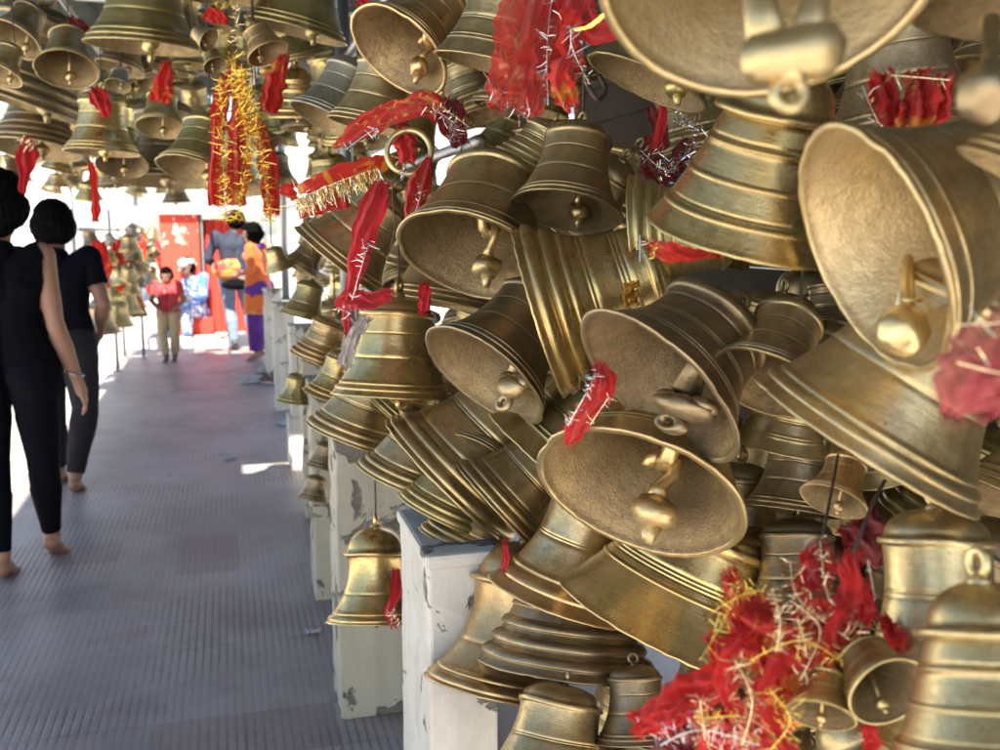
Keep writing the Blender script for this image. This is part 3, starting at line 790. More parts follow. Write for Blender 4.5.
# --- bells overhead at the left, seen from below
T = [
 (14, 40, 28, 62, .50, 3.6, 'plain', 'k', 'dark bell in the top left corner, mouth open to the right', dict(clap=0)),
 (67, 70, 31, 88, .62, 3.4, 'plain', 'd', 'round-mouthed bell beside the biggest overhead bell, clapper hanging out', dict(clap=0)),
 (145, 48, 58, 90, .12, 3.3, 'tall', 'o', 'biggest overhead bell, broad olive skirt cut by the top edge', dict()),
 (18, 104, 64, 76, .05, 4.2, 'ribbed', 'k', 'large dark bell at the left edge with a sloping lip', dict()),
 (102, 153, 37, 90, .10, 3.9, 'plain', 'g', 'bright gold overhead bell with a red cloth tied on its crown', dict(wire=.3)),
 (194, 172, 38, 76, .34, 3.0, 'plain', 'o', 'polished greenish bell left of the gold tinsel garland', dict()),
 (161, 128, 25, 88, .45, 3.6, 'plain', 'o', 'olive bell capped by a bright red cloth', dict(wire=.3)),
 (209, 40, 13, 150, .55, 2.75, 'stout', 'd', 'tiny bell to the left above the tinsel garland', dict()),
 (268, 54, 22, 118, .45, 2.75, 'stout', 'c', 'small coppery bell to the right above the tinsel garland', dict()),
 (216, 66, 13, 115, .6, 2.8, 'stout', 'o', 'tiny bell just under the knot of the tinsel garland', dict()),
 (122, 166, 26, 88, .50, 4.6, 'plain', 'd', 'open-mouthed bell just below the bright gold overhead bell', dict()),
 (118, 86, 13, 80, .5, 3.6, 'stout', 's', 'small grey bell with spiral clapper under the biggest overhead bell', dict()),
 (35, 150, 46, 86, .22, 4.6, 'multi', 'k', 'dark wide bell above the head of the man in black', dict()),
 (165, 182, 50, 90, .14, 5.0, 'plain', 'k', 'wide shadowed bell behind the polished greenish one', dict()),
 (222, -2, 50, 90, .15, 3.1, 'plain', 'k', 'dark bell at the top edge above the tinsel garland', dict()),
 (296, 32, 52, 78, .10, 3.2, 'plain', 'o', 'large olive bell right of the garland top, beneath the roof pipes', dict()),
 (262, 112, 11, 110, .35, 2.85, 'stout', 'd', 'tiny brown bell peeping from the right side of the garland', dict()),
 (272, 146, 14, 140, .3, 2.9, 'stout', 'k', 'tiny dark bell low on the right side of the garland', dict()),
 (280, 270, 15, 108, -.1, 3.2, 'plain', 'p', 'small pale bell hanging in front of the woman in orange', dict(wire=.2)),
 (48, 120, 40, 80, .2, 5.4, 'plain', 'd', 'dull bell between the left edge bell and the gold one', dict()),
 (236, 188, 30, 85, .25, 4.5, 'plain', 'd', 'dull bell right behind the tinsel garland', dict()),
 (0, 75, 22, 70, .4, 3.3, 'plain', 'd', 'bell cut by the left edge under the corner one', dict()),
]
for f in T:
    f[9].setdefault('wire', .30)
    sbell(*f[:9], **f[9])
NHAND = len(BELLS)

def ok_fill(c, r, hand_only=False, k=0.78):
    for (bc, br, pr, rr) in BELLS:
        if (bc - c).length < (br + r * 1.15) * k: return False
    return True
def behind(c, r):
    x, y, d = proj(c); R_ = r * 1.2 / d * FPX
    for (bc, br, pr, rr) in BELLS[:NHAND]:
        rb = br / pr[2] * FPX
        if math.hypot(x - pr[0], y - pr[1]) < rb + R_ and d < pr[2] + 0.10: return False
    return True
rnd = random.Random(5)
def rand_axis(rn, tilt):
    a = rn.random() * 6.283; t_ = rn.random() * tilt
    return Vector((math.sin(t_) * math.cos(a), math.sin(t_) * math.sin(a), math.cos(t_)))
styles = list(STY)
def fill(n, fx, fy, fz, fr, keys, label, group, tilt, lod, test=None, tries=60, k=.78, wire=None, name='hanging_bell'):
    cnt = 0
    for i in range(n * tries):
        if cnt >= n: break
        O = Vector((rnd.uniform(*fx), rnd.uniform(*fy), rnd.uniform(*fz))); r = rnd.uniform(*fr)
        A = rand_axis(rnd, tilt); st = rnd.choice(styles)
        c = O + A * r * STY[st]['H'] * .5
        if not ok_fill(c, r, k=k) or not behind(c, r): continue
        if test and not test(c, r): continue
        make_bell(O, A, r, st, rnd.choice(keys), label, group, lod, rnd.randrange(3), rnd.randrange(2), 0, wire=(wire(c) if wire else None), spin=rnd.random() * 6)
        cnt += 1
    return cnt
def right_test(c, r):
    x, y, d = proj(c); return x - r / d * FPX > 288 + max(0, 300 - y) * .10
def fill_deep(n):
    cnt = 0
    for i in range(n * 80):
        if cnt >= n: break
        px = rnd.uniform(470, 1080); py = rnd.uniform(-40, 760); d = rnd.uniform(1.15, 2.2); r = rnd.uniform(.09, .135)
        if py > 540 and px < 640: continue
        O = P(px, py, d)
        if O.x > 1.45 or O.z < .75 or O.z > 2.5: continue
        A = rand_axis(rnd, R(45)); st = rnd.choice(styles); c = O + A * r * STY[st]['H'] * .5
        if not ok_fill(c, r, k=.72) or not behind(c, r): continue
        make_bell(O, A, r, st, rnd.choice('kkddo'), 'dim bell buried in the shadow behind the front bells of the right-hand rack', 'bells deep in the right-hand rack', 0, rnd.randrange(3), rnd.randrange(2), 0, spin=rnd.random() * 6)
        cnt += 1
    return cnt
c0 = fill_deep(50)
def fill_mid(n):
    cnt = 0
    for i in range(n * 100):
        if cnt >= n: break
        px = rnd.uniform(345, 580); py = rnd.uniform(10, 430); d = rnd.uniform(1.9, 3.4); r = rnd.uniform(.09, .14)
        O = P(px, py, d)
        if O.x > 1.4 or O.x < .34 or O.z < .95 or O.z > 2.5: continue
        A = rand_axis(rnd, R(35)); st = rnd.choice(styles); c = O + A * r * STY[st]['H'] * .5
        if not ok_fill(c, r, k=.66) or not behind(c, r): continue
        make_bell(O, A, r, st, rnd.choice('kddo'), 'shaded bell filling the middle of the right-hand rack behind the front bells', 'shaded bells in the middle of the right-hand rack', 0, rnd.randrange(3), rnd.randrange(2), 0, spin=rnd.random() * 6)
        cnt += 1
    return cnt
def fill_low(n):
    cnt = 0
    for i in range(n * 100):
        if cnt >= n: break
        px = rnd.uniform(545, 1060); py = rnd.uniform(600, 860); d = rnd.uniform(1.15, 1.9); r = rnd.uniform(.08, .12)
        O = P(px, py, d)
        if O.x < .45 or O.z < .30: continue
        A = rand_axis(rnd, R(35)); st = rnd.choice(styles); c = O + A * r * STY[st]['H'] * .5
        if not ok_fill(c, r, k=.66) or not behind(c, r): continue
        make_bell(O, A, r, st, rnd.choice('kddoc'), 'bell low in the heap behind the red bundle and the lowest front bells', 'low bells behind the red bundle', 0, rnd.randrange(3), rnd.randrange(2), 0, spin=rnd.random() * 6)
        cnt += 1
    return cnt
c1 = fill_low(26)
c1 = fill_mid(30)
c1 = fill(2, (.42, .95), (.75, 3.4), (.95, 2.5), (.09, .13), 'kkdo', 'dim bell buried in the shadow behind the front bells of the right-hand rack', 'bells deep in the right-hand rack', R(40), 0, right_test, k=.70)
c2 = fill(44, (.36, .70), (3.2, 7.2), (.85, 2.4), (.09, .13), 'ddog', 'dull bell farther down the right-hand rack in the packed row over the pillars', 'bells farther down the right-hand rack', R(30), 1, right_test, k=.72)
c3 = fill(18, (.38, .75), (7.2, 12), (1.0, 2.3), (.10, .14), 'ddop', 'small distant bell at the far end of the right-hand rack near the woman in orange', 'bells at the far end of the right-hand rack', R(25), 1, right_test, k=.8)
def top_test(c, r):
    x, y, d = proj(c); return True
c4 = fill(34, (-1.25, .3), (6.5, 12.2), (1.85, 2.35), (.10, .15), 'kdop', 'far bell hung under the roof above the walkway', 'far bells hung over the walkway', R(22), 1, top_test, k=.80)
def fill_over(n):
    cnt = 0
    for i in range(n * 100):
        if cnt >= n: break
        px = rnd.uniform(-20, 345); py = rnd.uniform(-20, 208); d = rnd.uniform(3.4, 8.5); r = rnd.uniform(.09, .15)
        O = P(px, py, d)
        if O.x < -1.5 or O.x > .5 or O.z < 1.72 or O.z > 2.5: continue
        A = rand_axis(rnd, R(25)); st = rnd.choice(styles); c = O + A * r * STY[st]['H'] * .5
        if not ok_fill(c, r, k=.7) or not behind(c, r): continue
        make_bell(O, A, r, st, rnd.choice('kdog'), 'far bell hung under the roof above the walkway', 'far bells hung over the walkway', 1, rnd.randrange(3), rnd.randrange(2), 0, spin=rnd.random() * 6)
        cnt += 1
    return cnt
c4b = fill_over(64)
c5 = fill(44, (-1.22, -.80), (9.0, 13.2), (.92, 1.40), (.07, .12), 'kdos', 'bell in the tangled upper row of the rack on the sunny side', 'upper bells of the sunny side rack', R(35), 1, k=.62)
c6 = fill(7, (-1.14, -1.0), (9.0, 12.6), (0.52, .62), (.16, .18), 'ko', 'large dark bell in the lower row of the rack on the sunny side', 'lower bells of the sunny side rack', R(6), 1, k=.85)
print('fill', c0, c1, c2, c3, c4, c5, c6, 'total bells', len(BELLS))

# special clapper of the two blurred big bells
c = P(790, 58, .50)
b = MB(); rt, up, fw = RT, UP, FW
b.tube([P(762, -40, .56), P(760, 0, .53), P(768, 40, .51)], [.010, .009, .011], 10)
b.tube([P(822, -40, .56), P(816, 0, .53), P(806, 40, .51)], [.009, .008, .010], 10)
b.tube([P(740, 62, .50), P(752, 60, .50), P(775, 58, .5), P(806, 52, .5), P(830, 50, .5), P(842, 52, .5)], [.006, .0125, .0135, .0145, .0145, .007], 16)
b.tube([P(790, 68, .5), P(789, 84, .5)], [.011, .008], 10)
lo = [P(789 + 15 * math.cos(a), 94 + 14 * math.sin(a), .5) for a in np.linspace(0, 2 * math.pi, 20, endpoint=False)]
b.tube(lo, .0035, 8, closed=True)
o = b.build('clapper', M_DULL)
big = [o2 for o2 in COL.objects if o2.get('label', '').startswith('large out-of-focus')][0]
o.parent = big; o.matrix_parent_inverse = big.matrix_world.inverted()
b = MB(); b.blob(P(903, 330, .735), .0195, nz=.1, sub=3); b.tube([P(905, 215, .88), P(908, 270, .81), P(905, 318, .75)], [.005, .005, .008], 10); b.ring(P(912, 300, .76), .006, .002)
o = b.build('clapper', M_PALE)
big = [o2 for o2 in COL.objects if o2.get('label', '').startswith('large bell tipped sideways')][0]
o.parent = big; o.matrix_parent_inverse = big.matrix_world.inverted()

b = MB(); b.blob(P(986, 92, .56), .0165, (1, 1, 1.1), nz=.15, sub=3); b.tube([P(992, 20, .60), P(990, 60, .57), P(987, 80, .56)], [.005, .005, .008], 10)
o = b.build('clapper', M_DARK)
big = [o2 for o2 in COL.objects if o2.get('label', '').startswith('dim olive bell in the top right')][0]
o.parent = big; o.matrix_parent_inverse = big.matrix_world.inverted()
# ------------------------------------------------------------------ cloth and tinsel
def spline(pts, n):
    pts = [tuple(p) for p in pts]; out = []
    m = len(pts) - 1
    for i in range(n + 1):
        u = i / n * m; k = min(int(u), m - 1); f = u - k
        p0 = pts[max(k - 1, 0)]; p1 = pts[k]; p2 = pts[k + 1]; p3 = pts[min(k + 2, m)]
        out.append(tuple(0.5 * ((2 * b_) + (-a_ + c_) * f + (2 * a_ - 5 * b_ + 4 * c_ - d_) * f * f + (-a_ + 3 * b_ - 3 * c_ + d_) * f ** 3) for a_, b_, c_, d_ in zip(p0, p1, p2, p3)))
    return out
def strip(b, pts, folds=3, amp=.35, seed=0, n=40, m=18, mi=0, fray=True):
    n = int(n * 1.8); m = int(m * 1.8)
    """pts: (px, py, depth, full width px). A gathered strip of cloth with folds."""
    sp = spline(pts, n); rows = []
    W3 = []
    for i, (x, y, d, wpx) in enumerate(sp):
        W3.append((P(x, y, d), max(wpx, 2) / FPX * d))
    for i, (p, wd) in enumerate(W3):
        a = W3[max(i - 1, 0)][0]; c = W3[min(i + 1, n)][0]
        t = (c - a).normalized(); v = (p - CAM).normalized()
        s_ = t.cross(v).normalized(); nrm = s_.cross(t)
        row = []
        for k in range(m + 1):
            u = k / m - .5
            ph = mnoise.noise(Vector((i * .04, seed * 3.3, 0))) * 4
            off = amp * wd * (.5 * math.sin(u * folds * 6.283 + ph + seed) + .9 * mnoise.noise(Vector((u * 4 + seed, i * .10, seed * 1.7))))
            off += amp * wd * (.28 * mnoise.noise(Vector((u * 11 + seed, i * .11, seed * 2.1))) + .12 * mnoise.noise(Vector((u * 26, i * .3, seed))))
            off = max(-.03, min(.03, off))
            lat = u * wd * (1 + .30 * mnoise.noise(Vector((i * .14, seed, k * .03)))) + .12 * wd * mnoise.noise(Vector((i * .09, 5 + seed, u)))
            row.append(b.bm.verts.new(p + s_ * lat + nrm * off))
        rows.append(row)
    for i in range(n):
        for k in range(m): b.face([rows[i][k], rows[i][k + 1], rows[i + 1][k + 1], rows[i + 1][k]], mi)
    if fray:
        rr_ = random.Random(seed)
        for i in range(1, n):      # loose threads along both selvedges
            for k, k2 in ((0, 1), (m, m - 1)):
                if rr_.random() < .35:
                    p0 = rows[i][k].co; t = (p0 - rows[i][k2].co).normalized(); dr = (t + Vector((rr_.uniform(-.8, .8), rr_.uniform(-.8, .8), rr_.uniform(-.8, .8)))).normalized()
                    sd_ = dr.orthogonal().normalized() * .0004; l_ = rr_.uniform(.002, .008)
                    b.face([b.bm.verts.new(p0 + sd_), b.bm.verts.new(p0 - sd_), b.bm.verts.new(p0 + dr * l_)], mi)
        for end, sgn in ((rows[0], -1), (rows[-1], 1)):
            other = rows[1] if sgn < 0 else rows[-2]
            for k in range(0, m + 1):
                for q in range(2):
                    t = (end[k].co - other[k].co).normalized()
                    l_ = rr_.uniform(.004, .014); p0 = end[k].co; dr = (t + Vector((rr_.uniform(-.5, .5), rr_.uniform(-.5, .5), rr_.uniform(-.5, .5)))).normalized()
                    sd_ = dr.orthogonal().normalized() * .0006
                    vs = [b.bm.verts.new(p0 + sd_), b.bm.verts.new(p0 - sd_), b.bm.verts.new(p0 + dr * l_)]
                    b.face(vs, mi)
def tins(b, pts, dens=60, ln=12, jit=3, seed=0, mi=0, curl=.25, thick=.5, core=True, side=0.0):
    """tinsel along (px,py,d) points; ln spike length in px at that depth"""
    rr_ = random.Random(seed + 100)
    sp = spline(pts, 50)
    P3 = [P(x, y, d) for x, y, d in sp]
    if core: b.mi = mi; b.tube(P3, [.0006] * len(P3), 5)
    tot = sum((P3[i + 1] - P3[i]).length for i in range(50))
    for q in range(int(dens * 1.8)):
        u = rr_.random() * 50; k = min(int(u), 49); f = u - k
        x, y, d = [sp[k][j] * (1 - f) + sp[k + 1][j] * f for j in range(3)]
        p0 = P(x + rr_.gauss(0, jit) * .4, y + rr_.gauss(0, jit) * .4, d)
        t = (P3[k + 1] - P3[k]).normalized()
        dr = Vector((rr_.gauss(0, 1), rr_.gauss(0, 1), rr_.gauss(0, 1) - side)); dr -= t * dr.dot(t) * .6; dr.normalize()
        l_ = ln / FPX * d * rr_.uniform(.4, 1.4); wd = thick / FPX * d * .5
        sd_ = dr.cross(t + Vector((.01, .02, .03))).normalized()
        sd_ = (Matrix.Rotation(rr_.random() * 6.28, 3, dr) @ sd_) * wd
        p1 = p0 + dr * l_ * .55; p2 = p1 + (dr + Vector((rr_.gauss(0, curl), rr_.gauss(0, curl), rr_.gauss(0, curl)))).normalized() * l_ * .45
        a_ = [b.bm.verts.new(p0 + sd_), b.bm.verts.new(p0 - sd_), b.bm.verts.new(p1 - sd_), b.bm.verts.new(p1 + sd_), b.bm.verts.new(p2 + sd_ * .4), b.bm.verts.new(p2 - sd_ * .4)]
        b.face([a_[0], a_[1], a_[2], a_[3]], mi, False); b.face([a_[3], a_[2], a_[5], a_[4]], mi, False)
def knot(b, px, py, d, r, seed=0, mi=0):
    rr_ = random.Random(seed); b.mi = mi
    rad = r / FPX * d
    for q in range(3):
        b.blob(P(px + rr_.uniform(-r, r) * .35, py + rr_.uniform(-r, r) * .35, d), rad * rr_.uniform(.6, .9), (1, .8, 1.1), nz=.6, seed=seed + q, sub=3)
def cloth_thing(name, ctr, label, cat, strips=(), tinsels=(), knots=(), group=None):
    """strips: (pts, material, kw); tinsels: (pts, material, kw)"""
    t = empty(name, Matrix.Translation(P(*ctr)), label, cat, group)
    Mi = Matrix.Translation(-P(*ctr))
    for i, (pts, m, kw) in enumerate(strips):
        b = MB(); strip(b, pts, seed=kw.pop('seed', i * 3 + int(ctr[0]) % 7), **kw)
        bmesh.ops.transform(b.bm, matrix=Mi, verts=b.bm.verts); b.build('cloth_strip', m, t)
    for i, (px, py, d, r, m) in enumerate(knots):
        b = MB(); knot(b, px, py, d, r, i); bmesh.ops.transform(b.bm, matrix=Mi, verts=b.bm.verts); b.build('cloth_knot', m, t)
    for i, (pts, m, kw) in enumerate(tinsels):
        b = MB(); tins(b, pts, seed=i * 7 + int(ctr[1]), **kw)
        bmesh.ops.transform(b.bm, matrix=Mi, verts=b.bm.verts); b.build('tinsel_strand', m, t)
    return t

# gold tinsel garland hanging at upper left
cloth_thing('offering_garland', (240, 40, 2.6), 'hanging red cloth strips wound with dense gold tinsel at the upper left', 'garland',
  strips=[([(232, 70, 2.7, 8), (221, 100, 2.65, 17), (217, 150, 2.62, 13), (216, 205, 2.6, 15)], M_RED, dict(folds=2)),
          ([(236, 70, 2.65, 10), (240, 110, 2.62, 18), (238, 160, 2.6, 22), (236, 205, 2.6, 19)], M_REDG, dict(folds=2)),
          ([(285, 55, 2.8, 10), (276, 80, 2.8, 22), (270, 112, 2.8, 15)], M_REDO, dict(folds=2)),
          ([(258, 120, 2.7, 9), (268, 160, 2.66, 17), (272, 215, 2.64, 15)], M_RED, dict(folds=2)),
          ([(205, 18, 2.7, 8), (214, 16, 2.7, 16), (226, 20, 2.7, 8)], M_RED, dict(folds=1))],
  tinsels=[([(232, 60, 2.55), (240, 105, 2.5), (248, 150, 2.5), (236, 220, 2.5)], M_TG, dict(dens=400, ln=13, jit=3)),
           ([(222, 80, 2.58), (222, 150, 2.52), (226, 222, 2.5)], M_TG, dict(dens=280, ln=11, jit=3)),
           ([(240, 70, 2.5), (258, 130, 2.5), (270, 222, 2.5)], M_TG, dict(dens=360, ln=12, jit=3)),
           ([(214, 2, 2.7), (222, 8, 2.7), (234, 3, 2.7)], M_TG, dict(dens=40, ln=6)),
           ([(236, 5, 2.6), (236, 20, 2.6), (232, 60, 2.58)], M_TC, dict(dens=50, ln=8))])
# big net cloth
cloth_thing('offering_cloth', (535, 10, 1.15), 'sheer red net cloth with pale dots and silver fringe hanging at the top middle', 'cloth',
  strips=[([(532, -12, 1.20, 50), (522, 30, 1.17, 52), (512, 70, 1.15, 46), (508, 106, 1.14, 44)], M_REDS, dict(folds=3, amp=.2, m=28)),
          ([(558, -10, 1.2, 30), (548, 40, 1.17, 28), (538, 80, 1.15, 34), (532, 112, 1.15, 22)], M_REDS, dict(folds=3, amp=.25, m=24))],
  tinsels=[([(552, -5, 1.12), (547, 50, 1.12), (548, 105, 1.12)], M_TS, dict(dens=60, ln=13, jit=4)),
           ([(490, 96, 1.12), (510, 108, 1.12), (530, 112, 1.12)], M_TS, dict(dens=34, ln=15, jit=4, core=False)),
           ([(484, 70, 1.13), (500, 100, 1.13)], M_TS, dict(dens=12, ln=18, core=False))])
cloth_thing('offering_cloth', (590, 20, 1.1), 'bright red ribbon with gold edging wrapped around the top of the yellow-green bell', 'cloth',
  strips=[([(575, -10, 1.18, 46), (578, 15, 1.15, 40), (600, 30, 1.12, 30), (622, 18, 1.1, 16)], M_RED, dict(folds=2, amp=.2, m=24)),
          ([(572, 10, 1.12, 20), (568, 50, 1.14, 24), (578, 68, 1.14, 18)], M_RED, dict(folds=2)),
          ([(575, 60, 1.12, 10), (562, 72, 1.1, 26), (565, 92, 1.12, 26), (572, 108, 1.14, 16)], M_REDO, dict(folds=2)),
          ([(574, 30, 1.1, 3), (590, 26, 1.09, 4), (605, 14, 1.08, 4)], M_TG, dict(folds=1, amp=.05, fray=False))],
  tinsels=[([(570, 25, 1.08), (573, 50, 1.08), (590, 85, 1.1)], M_TS, dict(dens=60, ln=13, jit=3)), ([(545, 105, 1.1), (575, 108, 1.1)], M_TS, dict(dens=14, ln=12, core=False))])
cloth_thing('offering_cloth', (385, 120, 1.85), 'twisted red cloth with gold flecks tied beneath the tan-mouthed bell', 'cloth',
  strips=[([(336, 146, 1.85, 6), (352, 134, 1.82, 18), (380, 118, 1.8, 24), (405, 110, 1.78, 22), (432, 104, 1.76, 26), (437, 120, 1.78, 12)], M_REDG, dict(folds=2)),
          ([(428, 160, 1.7, 8), (420, 185, 1.68, 22), (414, 215, 1.7, 20), (420, 235, 1.7, 8)], M_REDO, dict(folds=2)),
          ([(400, 128, 1.8, 8), (404, 140, 1.76, 22), (408, 162, 1.78, 18)], M_RED, dict(folds=2))],
  tinsels=[([(345, 150, 1.8), (370, 132, 1.76), (378, 130, 1.76)], M_TS, dict(dens=40, ln=9)), ([(432, 108, 1.72), (455, 125, 1.7), (450, 140, 1.7)], M_TS, dict(dens=70, ln=9, jit=8)),
           ([(400, 170, 1.7), (420, 190, 1.66), (412, 220, 1.66)], M_TS, dict(dens=50, ln=9, jit=5))])
b = MB()
b.ring(P(409, 152, 1.72), 22 / FPX * 1.72, .0055, Matrix.Rotation(YAW * -1, 4, 'Z') @ Matrix.Rotation(R(80), 4, 'X'), 32, 10)
tag(b.build('brass_ring', M_DULL), 'thick brass ring the twisted red cloth is threaded through', 'ring')
cloth_thing('offering_cloth', (335, 185, 1.95), 'red scarf with a straight golden fringe slanting left above the woman in orange', 'cloth',
  strips=[([(391, 160, 1.9, 8), (380, 164, 1.9, 18), (350, 173, 1.9, 20), (310, 186, 1.92, 16), (298, 190, 1.95, 8)], M_REDO, dict(folds=1, amp=.15)),
          ([(345, 195, 2.0, 26), (320, 207, 2.0, 14), (300, 214, 2.0, 10)], M_RED, dict(folds=2)),
          ([(296, 192, 1.98, 18), (282, 190, 2.0, 10)], M_RED, dict(folds=1))],
  tinsels=[([(378, 168, 1.86), (340, 181, 1.86), (296, 200, 1.88)], M_TC, dict(dens=200, ln=17, jit=1, curl=.08, side=2.6, thick=.8)),
           ([(300, 195, 1.86), (296, 205, 1.86)], M_TC, dict(dens=30, ln=16, curl=.1))])
cloth_thing('offering_cloth', (370, 240, 1.75), 'long crimson ribbon hanging down and knotted at the crown of the shiny upright bell', 'cloth',
  strips=[([(384, 183, 1.72, 16), (376, 200, 1.7, 26), (364, 235, 1.72, 24), (355, 275, 1.76, 15), (347, 310, 1.8, 12), (347, 333, 1.84, 5)], M_CRIM, dict(folds=2, amp=.3)),
          ([(336, 306, 1.8, 8), (350, 300, 1.78, 22), (370, 300, 1.76, 18), (390, 294, 1.76, 14)], M_CRIM, dict(folds=2)),
          ([(366, 318, 1.82, 12), (352, 340, 1.82, 14), (344, 365, 1.84, 16)], M_FRAY, dict(folds=2))],
  tinsels=[([(370, 240, 1.72), (362, 265, 1.72), (352, 300, 1.74)], M_TS, dict(dens=45, ln=12, jit=2)), ([(338, 308, 1.74), (352, 314, 1.74)], M_TS, dict(dens=24, ln=9, jit=3))])
cloth_thing('offering_cloth', (592, 400, 1.18), 'short wrinkled red strip caught between the dark tilted bell and the greenish one', 'cloth',
  strips=[([(600, 366, 1.10, 14), (604, 385, 1.08, 26), (590, 408, 1.10, 22), (576, 428, 1.13, 20), (569, 443, 1.15, 10)], M_RED, dict(folds=2, amp=.28))],
  tinsels=[([(596, 370, 1.08), (585, 395, 1.06), (568, 425, 1.08)], M_TS, dict(dens=60, ln=9, jit=4)), ([(608, 398, 1.07), (590, 425, 1.08)], M_TC, dict(dens=20, ln=10, jit=3))])
cloth_thing('offering_cloth', (680, 250, .98), 'red and yellow printed band tucked under the lip of the gold stepped bell', 'cloth',
  strips=[([(652, 248, 1.0, 14), (668, 252, .98, 20), (690, 254, .98, 14), (716, 254, 1.0, 8)], M_REDO, dict(folds=1, amp=.1))],
  tinsels=[([(640, 235, 1.0), (640, 262, 1.0)], M_TS, dict(dens=16, ln=10)), ([(655, 246, .98), (654, 258, .98)], M_TG, dict(dens=30, ln=6))])
b = MB()
for q in range(60):
    rr_ = random.Random(q); b.blob(P(631 + rr_.uniform(-7, 7), 294 + rr_.uniform(-12, 11), 1.17 + rr_.uniform(-.004, .004)), .0028, (1, .6, 1), sub=1, nz=.3, seed=q)
tag(b.build('marigold_flower', M_ORNG), 'orange marigold bits stuck beside the ribbed sideways bell', 'flower')
cloth_thing('offering_cloth', (905, 100, .95), 'red and orange cloth bunch with tinsel glowing in the gap at the upper right', 'cloth',
  strips=[([(880, 75, 1.0, 24), (885, 105, .98, 30), (892, 138, 1.0, 20)], M_RED, dict(folds=2)),
          ([(915, 70, .98, 20), (920, 100, .96, 36), (905, 135, .98, 24)], M_REDO, dict(folds=2)),
          ([(945, 75, 1.0, 16), (938, 110, 1.0, 24), (925, 138, 1.02, 16)], M_RED, dict(folds=2))],
  tinsels=[([(862, 85, .92), (880, 125, .92), (900, 138, .92)], M_TC, dict(dens=50, ln=14, jit=5)), ([(890, 75, .92), (950, 80, .92)], M_TC, dict(dens=50, ln=16, jit=6))])
cloth_thing('offering_cloth', (970, 375, .55), 'blurred pink-red cloth at the right edge with pale strands', 'cloth',
  strips=[([(1010, 318, .56, 30), (985, 350, .55, 60), (965, 385, .55, 56), (950, 415, .56, 20)], M_PINK, dict(folds=3, amp=.12, m=24)),
          ([(1030, 360, .57, 30), (1000, 385, .56, 56), (985, 412, .57, 24)], M_PINK, dict(folds=2, amp=.12))],
  tinsels=[([(935, 390, .54), (1000, 330, .54)], M_TC, dict(dens=10, ln=40, jit=10, core=False, thick=1.6)), ([(955, 325, .54), (1020, 322, .54)], M_TC, dict(dens=2, ln=40, core=True, thick=2))])
cloth_thing('offering_cloth', (670, 145, 1.5), 'dark red tangle of old cloth and tinsel behind the yellow-green bell', 'cloth',
  strips=[([(650, 108, 1.5, 10), (660, 130, 1.48, 18), (652, 160, 1.48, 26), (665, 185, 1.5, 20)], M_WINE, dict(folds=2)),
          ([(690, 140, 1.52, 14), (680, 165, 1.5, 26), (690, 185, 1.5, 20)], M_WINE, dict(folds=2)),
          ([(664, 82, 1.45, 8), (662, 120, 1.45, 9), (655, 150, 1.46, 8)], M_CRIM, dict(folds=1))],
  tinsels=[([(640, 150, 1.46), (670, 170, 1.45), (700, 130, 1.46)], M_TS, dict(dens=130, ln=12, jit=12, thick=.7)), ([(672, 120, 1.47), (700, 125, 1.47)], M_TS, dict(dens=60, ln=10, jit=8, thick=.7))])
